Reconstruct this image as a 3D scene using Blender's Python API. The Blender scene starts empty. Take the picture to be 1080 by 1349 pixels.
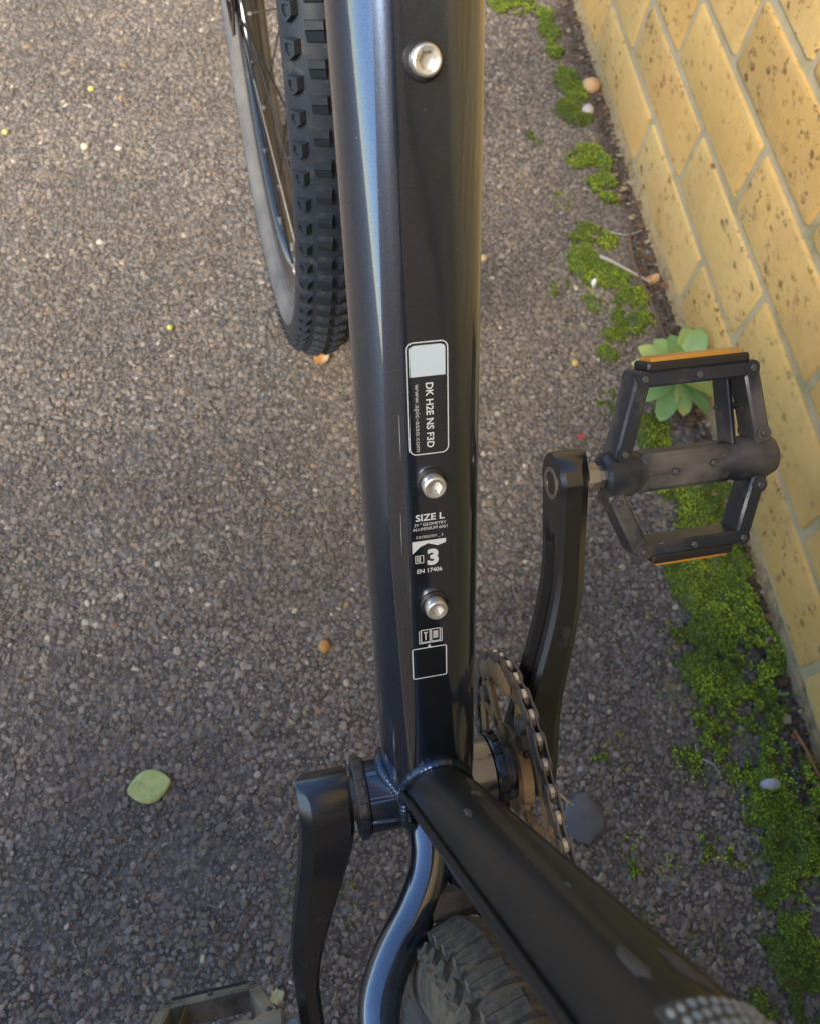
import bpy, bmesh, math, random
import numpy as np
from mathutils import Vector, Matrix, noise

random.seed(7); rng = np.random.default_rng(11)
R = math.radians
scene = bpy.context.scene
col = scene.collection

# ------------------------------------------------------------------ camera
CAM = np.array([0.0, 0.0, 0.8302])
RC = np.array([[0.98938, -0.12069, 0.08102],
               [-0.07449, -0.89957, -0.43038],
               [0.12482, 0.41977, -0.89901]])        # rows: right, down, forward
F = 1080.0
cd = bpy.data.cameras.new('camera'); cam = bpy.data.objects.new('camera', cd); col.objects.link(cam)
cam.matrix_world = Matrix.Translation(CAM) @ Matrix(((RC[0][0], -RC[1][0], -RC[2][0], 0),
                                                     (RC[0][1], -RC[1][1], -RC[2][1], 0),
                                                     (RC[0][2], -RC[1][2], -RC[2][2], 0), (0, 0, 0, 1)))
cd.sensor_fit = 'HORIZONTAL'; cd.sensor_width = 36; cd.lens = 36.0
cd.clip_start = 0.01; cd.clip_end = 500
cd.dof.use_dof = True; cd.dof.focus_distance = 0.40; cd.dof.aperture_fstop = 19
scene.camera = cam

# ------------------------------------------------------------------ sky and sun
SUN_EL, SUN_AZ = 42.0, 230.0      # azimuth: degrees anticlockwise from +x (the wall's side)
world = bpy.data.worlds.new('World'); scene.world = world; world.use_nodes = True
wn = world.node_tree; bg = wn.nodes['Background']
sky = wn.nodes.new('ShaderNodeTexSky'); sky.sky_type = 'NISHITA'; sky.sun_disc = False
sky.sun_elevation = R(SUN_EL); sky.sun_rotation = R(90 - SUN_AZ)
sky.air_density = 1.0; sky.dust_density = 0.1; sky.ozone_density = 1.8
wn.links.new(sky.outputs[0], bg.inputs[0]); bg.inputs[1].default_value = 0.07
sl = bpy.data.lights.new('sun', 'SUN'); so = bpy.data.objects.new('sun', sl); col.objects.link(so)
sl.energy = 1.5; sl.angle = R(20); sl.color = (1.0, 0.88, 0.72)
sd = Vector((math.cos(R(SUN_AZ)) * math.cos(R(SUN_EL)), math.sin(R(SUN_AZ)) * math.cos(R(SUN_EL)), math.sin(R(SUN_EL))))
so.rotation_euler = sd.to_track_quat('Z', 'Y').to_euler(); so.location = (-2, -3, 4)
vs = scene.view_settings; vs.view_transform = 'Standard'; vs.look = 'None'; vs.gamma = 1.0
vs.use_curve_mapping = False; vs.exposure = 2.2

# ------------------------------------------------------------------ materials
class NT:
    def __init__(s, name):
        s.m = bpy.data.materials.new(name); s.m.use_nodes = True
        s.t = s.m.node_tree; s.p = s.t.nodes['Principled BSDF']
    def n(s, typ, **kw):
        x = s.t.nodes.new('ShaderNode' + typ)
        for k, v in kw.items():
            if isinstance(k, str) and hasattr(x, k): setattr(x, k, v)
        return x
    def l(s, a, b): s.t.links.new(a, b)
    def coord(s, scale=(1, 1, 1), kind='Object', rnd=0.0):
        c = s.n('TexCoord'); mp = s.n('Mapping'); s.l(c.outputs[kind], mp.inputs[0])
        mp.inputs['Scale'].default_value = scale
        if rnd:
            oi = s.n('ObjectInfo'); mu = s.n('Math', operation='MULTIPLY'); mu.inputs[1].default_value = rnd
            s.l(oi.outputs['Random'], mu.inputs[0]); s.l(mu.outputs[0], mp.inputs['Location'])
        return mp.outputs[0]
    def noise(s, vec, scale, detail=4, rough=.6, dist=0.0):
        x = s.n('TexNoise'); x.inputs['Scale'].default_value = scale; x.inputs['Detail'].default_value = detail
        x.inputs['Roughness'].default_value = rough; x.inputs['Distortion'].default_value = dist
        s.l(vec, x.inputs['Vector']); return x.outputs['Fac']
    def vor(s, vec, scale, feature='F1', out='Distance'):
        x = s.n('TexVoronoi'); x.feature = feature; x.inputs['Scale'].default_value = scale
        s.l(vec, x.inputs['Vector']); return x.outputs[out]
    def ramp(s, fac, stops, interp='LINEAR'):
        x = s.n('ValToRGB'); cr = x.color_ramp; cr.interpolation = interp
        while len(cr.elements) < len(stops): cr.elements.new(0.5)
        for e, (p, c) in zip(cr.elements, stops):
            e.position = p; e.color = (c, c, c, 1) if not hasattr(c, '__len__') else (*c[:3], 1)
        s.l(fac, x.inputs[0]); return x.outputs[0]
    def mix(s, fac, a, b, mode='MIX'):
        x = s.n('Mix', data_type='RGBA'); x.blend_type = mode
        for v, i in ((fac, 0), (a, 6), (b, 7)):
            if hasattr(v, 'links') or hasattr(v, 'is_linked'): s.l(v, x.inputs[i])
            elif i == 0: x.inputs[0].default_value = v
            else: x.inputs[i].default_value = (*v[:3], 1)
        return x.outputs[2]
    def bump(s, h, strength=.3, dist=.001, prev=None):
        x = s.n('Bump'); x.inputs['Strength'].default_value = strength; x.inputs['Distance'].default_value = dist
        s.l(h, x.inputs['Height'])
        if prev: s.l(prev, x.inputs['Normal'])
        s.l(x.outputs[0], s.p.inputs['Normal']); return x.outputs[0]
    def set(s, **kw):
        for k, v in kw.items():
            i = s.p.inputs[k.replace('_', ' ')]
            if hasattr(v, 'is_linked'): s.l(v, i)
            elif hasattr(v, '__len__'): i.default_value = (*v[:3], 1) if len(i.default_value) == 4 else v
            else: i.default_value = v
        return s

def simple(name, c, rough=.5, metal=0., coat=0., bump=None, dust=None, ior=None, scuff=None):
    t = NT(name); v = t.coord()
    if dust:
        dc, amt, sc = dust
        f = t.ramp(t.noise(v, sc, 6, .65), [(.62 - amt * .35, 0), (.87 - amt * .35, 1)])
        cc = t.mix(f, c, dc)
        if scuff: cc = t.mix(t.ramp(t.noise(v, scuff, 6, .75, .6), [(.66, 0), (.71, .8)]), cc, (.30, .28, .25))
        t.set(Base_Color=cc, Roughness=t.ramp(f, [(0, rough), (1, .9)]))
        if metal: t.set(Metallic=t.ramp(f, [(0, metal), (1, 0)]))
        if coat: t.set(Coat_Weight=t.ramp(f, [(0, coat), (1, 0)]), Coat_Roughness=.06)
    else:
        t.set(Base_Color=c, Roughness=rough, Metallic=metal)
        if coat: t.set(Coat_Weight=coat, Coat_Roughness=.05)
    if ior: t.set(IOR=ior)
    if bump: t.bump(t.noise(v, bump[0], 5), bump[1], bump[2])
    return t.m

def paint(name, dusty):
    t = NT(name); v = t.coord()
    sp = t.ramp(t.noise(v, 700, 1), [(.775, 0), (.80, .8)])          # specks of grit
    st = t.ramp(t.noise(t.coord((1, .08, .08)), 260, 3), [(.45, 0), (.75, 1)])
    big = t.ramp(t.noise(v, 35, 5, .7), [(.35, 0), (.7, 1)])
    fl = t.mix(t.ramp(t.noise(v, 5000, 1), [(.4, 0), (.7, 1)]), (.034, .054, .098), (.095, .130, .200))
    if dusty: fl = t.mix(t.ramp(t.noise(v, 5000, 1), [(.4, 0), (.7, 1)]), (.008, .009, .010), (.018, .018, .017))
    d = t.n('Math', operation='MULTIPLY'); t.l(big, d.inputs[0]); d.inputs[1].default_value = .65 if dusty else .10
    base = t.mix(d.outputs[0], fl, (.028, .025, .017))
    t.set(Base_Color=t.mix(sp, base, (.25, .23, .20)), Metallic=.25 if dusty else .95, Roughness=.42 if dusty else .29,
          Coat_Weight=.35 if dusty else 1.0, Coat_IOR=1.6 if dusty else 2.0)
    t.set(Coat_Roughness=t.ramp(big, [(0, .10 if dusty else .03), (1, .28 if dusty else .06)]))
    return t.m

M = {}
M['paint'] = paint('gloss_dark_paint', False)
M['weld'] = simple('painted_weld', (.05, .075, .12), .30, .8, dust=((.09, .08, .065), .1, 60))
M['paint_dusty'] = paint('dusty_dark_paint', True)
M['anod'] = simple('black_anodised_alloy', (.085, .09, .10), .27, .9, bump=(1500, .15, .0003), dust=((.10, .085, .065), .02, 30))
M['anod_pedal'] = simple('dusty_pedal_alloy', (.028, .034, .046), .34, .4, bump=(900, .3, .0004), dust=((.12, .105, .088), .50, 20), scuff=260)
M['anod_tan'] = simple('tan_dusted_pedal_alloy', (.05, .05, .05), .5, .1, bump=(900, .3, .0004), dust=((.26, .22, .15), .95, 24), scuff=80)
M['steel'] = simple('bright_steel', (.70, .70, .67), .36, .85, bump=(700, .25, .0003), dust=((.30, .27, .22), .12, 140))
M['steel_dull'] = simple('dull_steel', (.30, .28, .25), .42, .9, dust=((.16, .12, .08), .3, 160))
M['chain_plate'] = simple('oily_chain_plate', (.17, .155, .14), .45, .7, dust=((.11, .085, .06), .5, 200))
M['chain_roller'] = simple('chain_roller', (.55, .52, .46), .32, .5)
M['pin'] = simple('pin_steel', (.12, .12, .12), .4, .7)
M['black'] = simple('black_plastic', (.012, .012, .013), .45)
M['rubber'] = simple('dark_tyre_rubber', (.020, .028, .040), .42, bump=(500, .3, .0004), dust=((.10, .095, .085), .16, 45))
M['rubber_side'] = simple('grey_tyre_sidewall', (.11, .11, .108), .7, dust=((.19, .18, .165), .6, 14))
M['rubber_mud'] = simple('muddy_tyre_rubber', (.030, .034, .040), .75, bump=(260, 1., .002), dust=((.18, .145, .095), .80, 55))
M['rim'] = simple('gloss_black_rim', (.03, .034, .04), .16, .35, coat=1., dust=((.2, .18, .15), .04, 30))
M['spoke'] = simple('dark_spoke', (.10, .10, .10), .3, .9)
M['rotor'] = simple('browned_rotor_steel', (.09, .07, .06), .4, .8)
M['mud'] = simple('dried_mud', (.20, .14, .075), .95, bump=(300, .8, .001))
M['ring'] = simple('muddy_chainring', (.03, .035, .045), .4, .5, bump=(260, .7, .001), dust=((.27, .175, .085), .95, 60))
M['amber'] = simple('amber_reflector', (.50, .22, .02), .3, coat=.4, bump=(1400, 1., .001), dust=((.22, .16, .10), .35, 60))
M['print'] = simple('white_print', (.52, .55, .57), .4)
M['print_panel'] = simple('white_panel', (.42, .50, .56), .35)
M['print_dim'] = simple('grey_print', (.38, .40, .42), .4)
M['sticker_ground'] = simple('sticker_ground', (.060, .050, .042), .25, coat=1.)
M['saddle'] = simple('black_saddle_cover', (.014, .014, .015), .5, bump=(500, .3, .0005))

# ------------------------------------------------------------------ mesh helpers
def tag(o, label=None, cat=None, group=None, kind=None):
    for k, v in (('label', label), ('category', cat), ('group', group), ('kind', kind)):
        if v: o[k] = v
    return o

def mkmesh(name, V, Fc, mat=None, smooth=True, sharp=None):
    me = bpy.data.meshes.new(name)
    me.from_pydata([tuple(map(float, v)) for v in V], [], [tuple(f) for f in Fc]); me.update()
    bm = bmesh.new(); bm.from_mesh(me); bmesh.ops.recalc_face_normals(bm, faces=bm.faces); bm.to_mesh(me); bm.free()
    if mat: me.materials.append(mat)
    if smooth:
        me.shade_smooth()
        if sharp is not None: me.set_sharp_from_angle(angle=R(sharp))
    else: me.shade_flat()
    return me

def obj(name, me, parent=None, M4=None, **t):
    o = bpy.data.objects.new(name, me); col.objects.link(o)
    if parent: o.parent = parent
    if M4 is not None: o.matrix_local = M4
    tag(o, **t) if t else None
    return o

class MB:
    """collects geometry into one mesh"""
    def __init__(s): s.V = []; s.F = []
    def add(s, V, Fc):
        b = len(s.V); s.V += [tuple(v) for v in V]; s.F += [tuple(i + b for i in f) for f in Fc]; return s
    def loft(s, rings, cap0=True, cap1=True, close=False):
        n = len(rings[0]); V = [v for r in rings for v in r]; Fc = []
        m = len(rings)
        for i in range(m if close else m - 1):
            a = i * n; b = ((i + 1) % m) * n
            for j in range(n):
                k = (j + 1) % n; Fc.append((a + j, a + k, b + k, b + j))
        if not close:
            if cap0: Fc.append(tuple(range(n))[::-1])
            if cap1: Fc.append(tuple((m - 1) * n + j for j in range(n)))
        return s.add(V, Fc)
    def tube(s, pts, rad, n=16, cap=True, sec=None):
        P = [np.array(p, float) for p in pts]; m = len(P)
        rad = rad if hasattr(rad, '__len__') else [rad] * m
        T = []
        for i in range(m):
            t = P[min(i + 1, m - 1)] - P[max(i - 1, 0)]; T.append(t / (np.linalg.norm(t) + 1e-12))
        u = np.cross(T[0], [0.31, .2, .93] if abs(T[0][2]) < .9 else [1, 0, 0]); u /= np.linalg.norm(u)
        rings = []
        for i in range(m):
            u = u - T[i] * (u @ T[i]); u /= np.linalg.norm(u); w = np.cross(T[i], u)
            rings.append([P[i] + rad[i] * (math.cos(a) * u + math.sin(a) * w) for a in np.linspace(0, 2 * math.pi, n, endpoint=False)])
        return s.loft(rings, cap, cap)
    def lathe(s, prof, n=24, M4=None, close=False):
        """profile [(axial, radius)] about x; M4 moves it"""
        rings = []
        for x, r in prof:
            rings.append([Vector((x, r * math.cos(a), r * math.sin(a))) for a in np.linspace(0, 2 * math.pi, n, endpoint=False)])
        if M4 is not None: rings = [[M4 @ v for v in r] for r in rings]
        return s.loft(rings, not close, not close, close)
    def box(s, c, h, ax=None, bev=0.0):
        c = np.array(c, float); ax = np.eye(3) if ax is None else np.array(ax, float)
        if bev <= 0:
            V = [c + sx * h[0] * ax[0] + sy * h[1] * ax[1] + sz * h[2] * ax[2] for sx in (-1, 1) for sy in (-1, 1) for sz in (-1, 1)]
            return s.add(V, [(0, 1, 3, 2), (4, 6, 7, 5), (0, 4, 5, 1), (2, 3, 7, 6), (0, 2, 6, 4), (1, 5, 7, 3)])
        rings = []
        for z, q in ((-h[2], bev), (-h[2] + bev, 0), (h[2] - bev, 0), (h[2], bev)):
            a, b = h[0] - q, h[1] - q; k = bev
            pts = [(-a + k, -b), (a - k, -b), (a, -b + k), (a, b - k), (a - k, b), (-a + k, b), (-a, b - k), (-a, -b + k)]
            rings.append([c + x * ax[0] + y * ax[1] + z * ax[2] for x, y in pts])
        return s.loft(rings)
    def prism(s, poly, o, u, v, w, h0, h1):
        """polygon (a,b) in axes u,v extruded along w from h0 to h1"""
        o, u, v, w = [np.array(x, float) for x in (o, u, v, w)]
        return s.loft([[o + a * u + b * v + h * w for a, b in poly] for h in (h0, h1)])
    def mesh(s, name, mat=None, smooth=True, sharp=35): return mkmesh(name, s.V, s.F, mat, smooth, sharp)
    def obj(s, name, mat, parent=None, M4=None, smooth=True, sharp=35, **t):
        return obj(name, s.mesh(name, mat, smooth, sharp), parent, M4, **t)

def frame4(o, x, y, z):
    return Matrix(((x[0], y[0], z[0], o[0]), (x[1], y[1], z[1], o[1]), (x[2], y[2], z[2], o[2]), (0, 0, 0, 1)))

def spline(pts, n):
    P = np.array(pts, float); m = len(P); out = []
    for t in np.linspace(0, m - 1, n):
        i = min(int(t), m - 2); u = t - i
        p0, p1, p2, p3 = P[max(i - 1, 0)], P[i], P[i + 1], P[min(i + 2, m - 1)]
        out.append(.5 * ((2 * p1) + (p2 - p0) * u + (2 * p0 - 5 * p1 + 4 * p2 - p3) * u * u + (3 * p1 - p0 - 3 * p2 + p3) * u ** 3))
    return out

def fastmesh(name, V, tris, mat, colors=None, smooth=False):
    """big triangle mesh from numpy arrays with an optional colour per face"""
    me = bpy.data.meshes.new(name); nv, nf = len(V), len(tris)
    me.vertices.add(nv); me.vertices.foreach_set('co', np.asarray(V, np.float32).ravel())
    me.loops.add(nf * 3); me.loops.foreach_set('vertex_index', np.asarray(tris, np.int32).ravel())
    me.polygons.add(nf); me.polygons.foreach_set('loop_start', np.arange(0, nf * 3, 3, dtype=np.int32))
    me.polygons.foreach_set('use_smooth', np.full(nf, smooth))
    me.update(calc_edges=True); me.materials.append(mat)
    if colors is not None:
        a = me.attributes.new('col', 'FLOAT_COLOR', 'FACE')
        a.data.foreach_set('color', np.concatenate([colors, np.ones((nf, 1))], 1).astype(np.float32).ravel())
    return me

def G(px, py, z=0.0):
    """a point of the photograph carried down to the ground"""
    d = RC.T @ np.array([(px - 540) / F, (py - 674.5) / F, 1.0]); t = (z - CAM[2]) / d[2]
    return (CAM + t * d)[:2]

def vnoise(x, y, s, seed=0.0): return noise.noise(Vector((x * s + seed, y * s - seed, seed)))
def fieldnoise(X, Y, s, seed):
    """smooth value noise on arrays"""
    r = np.random.default_rng(seed); T = r.random((64, 64))
    x, y = X * s + 1000.0, Y * s + 1000.0; i, j = np.floor(x).astype(int), np.floor(y).astype(int); u, v = x - i, y - j
    u = u * u * (3 - 2 * u); v = v * v * (3 - 2 * v)
    g = lambda a, b: T[a % 64, b % 64]
    return (g(i, j) * (1 - u) + g(i + 1, j) * u) * (1 - v) + (g(i, j + 1) * (1 - u) + g(i + 1, j + 1) * u) * v

WX = 0.5005        # wall face
# ------------------------------------------------------------------ ground
t = NT('asphalt'); v = t.coord()
cellc = t.vor(v, 150, out='Color'); big = t.noise(v, 3, 4)
sepv = t.n('SeparateColor'); t.l(cellc, sepv.inputs[0])
c1 = t.ramp(sepv.outputs[0], [(0, (.07, .062, .056)), (.45, (.13, .115, .105)), (.8, (.20, .18, .165)), (1, (.30, .27, .24))])
near = t.mix(t.ramp(big, [(.35, 0), (.65, 1)]), (.092, .080, .067), (.125, .109, .092))
gm = t.n('NewGeometry'); sx = t.n('SeparateXYZ'); t.l(gm.outputs['Position'], sx.inputs[0])
# the chippings are real stones out to this edge; beyond it the sheet carries them as colour
ln = t.n('VectorMath', operation='DISTANCE'); t.l(gm.outputs['Position'], ln.inputs[0]); ln.inputs[1].default_value = (0, .55, 0)
fr = t.ramp(ln.outputs['Value'], [(0, 0), (1, 0)])
t.set(Base_Color=t.mix(t.ramp(t.vor(v, 150), [(.35, 1), (.75, 0)]), near, c1), Roughness=.9)
t.bump(t.vor(v, 150), .8, .003)
M['asphalt'] = t.m
t = NT('stone_chippings'); a = t.n('Attribute'); a.attribute_name = 'col'; v = t.coord()
t.set(Base_Color=t.mix(t.ramp(t.noise(v, 700, 3), [(.3, 0), (.7, 1)]), a.outputs['Color'], (.55, .5, .45), 'OVERLAY'), Roughness=.8)
t.bump(t.noise(v, 900, 3), .5, .0005); M['chips'] = t.m

gv = [(-60, -60, 0), (WX + .1, -60, 0), (WX + .1, 90, 0), (-60, 90, 0)]
obj('ground', mkmesh('ground', gv, [(0, 1, 2, 3)], M['asphalt'], False), kind='structure')

def stone_templates(k):
    out = []
    for s in range(k):
        r = np.random.default_rng(100 + s); n = 6; V = []
        a = np.sort(np.linspace(0, 2 * np.pi, n, endpoint=False) + r.uniform(-.42, .42, n))
        e = r.uniform(.78, 1.18, n)
        for z, q in ((-.5, 1.0), (.25, .98), (.85, .66)):
            for i in range(n): V.append((e[i] * q * math.cos(a[i]) * 1., e[i] * q * math.sin(a[i]), z + r.uniform(-.18, .18)))
        V.append((r.uniform(-.2, .2), r.uniform(-.2, .2), 1.0)); T = []
        for b in (0, n):
            for i in range(n):
                j = (i + 1) % n; T += [(b + i, b + j, b + n + j), (b + i, b + n + j, b + n + i)]
        for i in range(n): T.append((2 * n + i, 2 * n + (i + 1) % n, 3 * n))
        out.append((np.array(V), np.array(T)))
    return out
TPL = stone_templates(10)

def chippings(name, x0, x1, y0, y1, step, rmin, rmax, hmul, seed, keep=1.0, tilt=.22):
    r = np.random.default_rng(seed)
    nx, ny = int((x1 - x0) / step), int((y1 - y0) / step)
    gx, gy = np.meshgrid(np.arange(nx), np.arange(ny))
    X = x0 + (gx + .5 * (gy % 2) + r.uniform(-.42, .42, gx.shape)) * step; Y = y0 + (gy + r.uniform(-.42, .42, gx.shape)) * step
    X, Y = X.ravel(), Y.ravel(); k = (r.random(len(X)) < keep) & (X < WX - .004); X, Y = X[k], Y[k]; n = len(X)
    rad = rmin + (rmax - rmin) * r.random(n) ** 1.8; asp = r.uniform(.5, 1., n); rot = r.uniform(0, 2 * np.pi, n)
    h = rad * r.uniform(.35, .75, n) * hmul; z0 = r.uniform(-.0006, .0006, n) + (fieldnoise(X, Y, 40, 3) - .5) * .0012
    pal = np.array([(.155, .140, .130), (.20, .182, .168), (.115, .102, .094), (.26, .24, .22), (.165, .140, .120), (.10, .104, .112),
                    (.22, .178, .135), (.38, .35, .31), (.060, .068, .100), (.25, .155, .115), (.52, .49, .43), (.33, .22, .11)])
    pr = np.array([.25, .20, .19, .09, .13, .06, .045, .012, .014, .007, .003, .003]); pr = pr / pr.sum()
    ci = r.choice(len(pal), n, p=pr); C = (pal[ci] * .74 + .26 * np.array([.185, .170, .155])) * 1.30 * r.uniform(.87, 1.13, (n, 1)) * (0.86 + .28 * fieldnoise(X, Y, 9, 5))[:, None] * np.array([1.01, .985, .905])
    soil = np.clip((X - (WX - .035 - .02 * fieldnoise(X, Y, 20, 31))) / .02, 0, 1)[:, None]; C = C * (1 - soil) + soil * np.array([.075, .055, .038]) * r.uniform(.4, 1.5, (n, 1))
    Vs, Ts, Cs, base = [], [], [], 0; tt = r.integers(0, len(TPL), n)
    ax, ay = r.normal(0, tilt, n), r.normal(0, tilt, n)
    for k, (TV, TT) in enumerate(TPL):
        I = np.where(tt == k)[0]; m = len(I)
        if not m: continue
        P = TV[None] * np.stack([rad[I], rad[I] * asp[I], h[I]], 1)[:, None]
        c, s = np.cos(rot[I])[:, None], np.sin(rot[I])[:, None]
        x = P[..., 0] * c - P[..., 1] * s; y = P[..., 0] * s + P[..., 1] * c
        z = P[..., 2] + ax[I][:, None] * x + ay[I][:, None] * y + z0[I][:, None]
        Vs.append(np.stack([x + X[I][:, None], y + Y[I][:, None], z], -1).reshape(-1, 3))
        Ts.append((TT[None] + (base + np.arange(m) * len(TV))[:, None, None]).reshape(-1, 3)); base += m * len(TV)
        Cs.append(np.repeat(C[I], len(TT), 0))
    me = fastmesh(name, np.concatenate(Vs), np.concatenate(Ts), M['chips'], np.concatenate(Cs))
    return obj(name, me, kind='stuff')
chippings('stone_chippings', -.52, WX, -.28, 1.45, .0051, .0018, .0050, .58, 21)
chippings('stone_grit', -.45, WX, -.22, 1.05, .0044, .0009, .0020, .95, 22, .9)
chippings('rear_chippings', -.52, WX, -1.4, -.28, .0085, .0032, .0062, .5, 25)
chippings('outer_chippings', -1.3, -.52, -1.4, 2.2, .0105, .0045, .0075, .5, 23)
chippings('far_chippings', -.52, WX, 1.45, 2.4, .0105, .0045, .0075, .5, 24)

# ------------------------------------------------------------------ wall
BL, BH, JT = .249, .083, .0112
Z1 = .0919                                   # top joint of the lowest course
t = NT('buff_brick'); v = t.coord((1, 1, 1), 'Object', 37.0)
oi = t.n('ObjectInfo')
cb = t.ramp(oi.outputs['Random'], [(0, (.62, .38, .105)), (.3, (.72, .47, .14)), (.6, (.64, .38, .10)), (.8, (.74, .52, .19)), (1, (.68, .43, .13))])
cb = t.mix(t.ramp(t.noise(v, 22, 5, .7), [(.3, 0), (.75, .55)]), cb, (.55, .36, .17))
cb = t.mix(t.ramp(t.noise(v, 60, 4, .7), [(.52, 0), (.8, .5)]), cb, (.72, .53, .25))
vv = t.coord((1, .62, .9), 'Object', 37.0)
patch = t.ramp(t.noise(v, 8, 2), [(.38, 0.10), (.52, 1)])
spk = t.ramp(t.vor(vv, 85), [(.22, 1), (.34, 0)])
sn = t.ramp(t.noise(vv, 80, 4, .75), [(.47, 0), (.57, 1)])
mu = t.n('Math', operation='MULTIPLY'); t.l(spk, mu.inputs[0]); t.l(sn, mu.inputs[1])
sn2 = t.ramp(t.noise(vv, 75, 6, .85), [(.56, 0), (.63, 1)])
ad = t.n('Math', operation='MAXIMUM'); t.l(mu.outputs[0], ad.inputs[0]); t.l(sn2, ad.inputs[1])
m2 = t.n('Math', operation='MULTIPLY'); t.l(ad.outputs[0], m2.inputs[0]); t.l(patch, m2.inputs[1])
rn = t.ramp(t.n('ObjectInfo').outputs['Random'], [(0, 1), (.2, .3), (.4, 1), (.55, .45), (.75, 1), (1, .6)])
m3 = t.n('Math', operation='MULTIPLY'); t.l(m2.outputs[0], m3.inputs[0]); t.l(rn, m3.inputs[1])
cb = t.mix(t.ramp(t.noise(v, 7, 5, .7), [(.48, 0), (.68, .55)]), cb, (.50, .29, .095))
cb = t.mix(t.ramp(t.noise(v, 140, 3, .7), [(.5, 0), (.75, .35)]), cb, (.50, .32, .13))
cb = t.mix(m3.outputs[0], cb, (.075, .035, .012))
t.set(Base_Color=cb, Roughness=.85)
nb = t.bump(t.noise(v, 90, 6, .75), .7, .0025); t.bump(m3.outputs[0], -.6, .0015, nb)
M['brick'] = t.m
t = NT('mortar'); v = t.coord()
cm = t.mix(t.ramp(t.noise(v, 30, 5, .7), [(.35, 0), (.65, 1)]), (.52, .44, .28), (.42, .36, .22))
cm = t.mix(t.ramp(t.noise(v, 110, 4), [(.55, 0), (.7, 1)]), cm, (.46, .42, .32))
cm = t.mix(t.ramp(t.noise(v, 16, 4), [(.54, 0), (.68, .6)]), cm, (.25, .25, .09))
t.set(Base_Color=cm, Roughness=.95); t.bump(t.noise(v, 300, 5, .7), .8, .002); M['mortar'] = t.m

wall = tag(bpy.data.objects.new('house_wall', None), 'buff yellow brick wall with dark speckles rising beside the bicycle', 'wall')
col.objects.link(wall); wall.location = (WX, 0, 0)
WY0, WY1, WZ = -3.2, 6.0, 2.66; GH = 1.90

def brick_mesh(i, L):
    r = np.random.default_rng(300 + i); h = (.05, L / 2, (BH - JT) / 2); b = .0028; V = []
    mb = MB(); rings = []
    # bevelled box with the wire-cut face a little uneven
    for x, q in ((0.10, 0), (b, 0), (b * .35, b * .5), (0, b * 1.5)):
        a, c = h[1] - q, h[2] - q; k = b
        pts = [(-a + k, -c), (0, -c), (a - k, -c), (a, -c + k), (a, 0), (a, c - k), (a - k, c), (0, c), (-a + k, c), (-a, c - k), (-a, 0), (-a, -c + k)]
        rings.append([(x + (r.uniform(-.0006, .0006) if x < .01 else 0), y + r.uniform(-.0007, .0007), z + r.uniform(-.0006, .0006)) for y, z in pts])
    mb.loft(rings); return mb
BR = [brick_mesh(i, BL - JT).mesh('brick', M['brick'], True, 30) for i in range(8)]
spots = []
nc = int((WZ - Z1) / BH) + 1
for c in range(nc):
    zc = Z1 - BH / 2 + c * BH
    off = 1.0300 - .249 * .5 * (0 if c % 2 == 1 else 1)      # a perpend of this course
    k0 = int(math.floor((WY0 - off) / BL)); k1 = int(math.ceil((WY1 - off) / BL))
    for k in range(k0, k1):
        yc = off + (k + .5) * BL
        if yc - BL / 2 < WY0 or yc + BL / 2 > WY1: continue
        spots.append((c, yc, zc))
spots.sort(key=lambda s: (s[1] - .55) ** 2 * 1.0 + (s[2] - .2) ** 2 * 1.6)
rest = MB()
for i, (c, yc, zc) in enumerate(spots):
    dx, dz = random.uniform(-.0012, .0010), random.uniform(-.0006, .0006)
    if i < 290:
        obj('brick', BR[random.randrange(8)], wall, Matrix.Translation((dx, yc, zc + dz)) @ Matrix.Rotation(R(random.uniform(-.25, .25)), 4, 'X'))
    else:
        rest.box((.05 + dx, yc, zc), (.05, (BL - JT) / 2, (BH - JT) / 2), bev=.002)
rest.obj('distant_bricks', M['brick'], wall, smooth=False, kind='stuff')
# mortar bed, recessed behind the faces, with real relief
nyy, nzz = 900, 60
mbd = MB(); mbd.box((.056, (WY0 + WY1) / 2, WZ / 2 + .0), (.0525, (WY1 - WY0) / 2, WZ / 2)); mbd.obj('mortar', M['mortar'], wall, smooth=False)
# ragged mortar haunch along the foot of the wall
V, Fc = [], []; ys = np.arange(-.9, 2.6, .006)
for i, y in enumerate(ys):
    w = max(.0006, .0022 + .005 * vnoise(y, 0, 14, 3) + .003 * vnoise(y, 0, 60, 5)); tz = .008 + .004 * vnoise(y, 1, 22, 9) + .003 * vnoise(y, 3, 90, 2)
    for a, (x, z) in enumerate(((-w - .004, -.004), (-w - .001, .002), (-w * .8, .5 * tz), (-w * .35, tz * .95), (.001, tz + .002), (.006, tz + .002))):
        V.append((x + .0012 * vnoise(y, a * .37, 150, 4), y, z + .0012 * vnoise(y, a * .41, 170, 8)))
for i in range(len(ys) - 1):
    for a in range(5): Fc.append((i * 6 + a, i * 6 + a + 1, i * 6 + a + 7, i * 6 + a + 6))
t = NT('haunch_mortar'); v = t.coord()
cm = t.mix(t.ramp(t.noise(v, 28, 5, .7), [(.35, 0), (.65, 1)]), (.44, .32, .15), (.33, .26, .15))
cm = t.mix(t.ramp(t.noise(v, 45, 5, .7), [(.52, 0), (.62, .8)]), cm, (.17, .15, .08))
t.set(Base_Color=cm, Roughness=.95); t.bump(t.noise(v, 260, 5, .7), .9, .003); M['haunch'] = t.m
obj('mortar_haunch', mkmesh('mortar_haunch', V, Fc, M['haunch'], True), wall)

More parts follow.
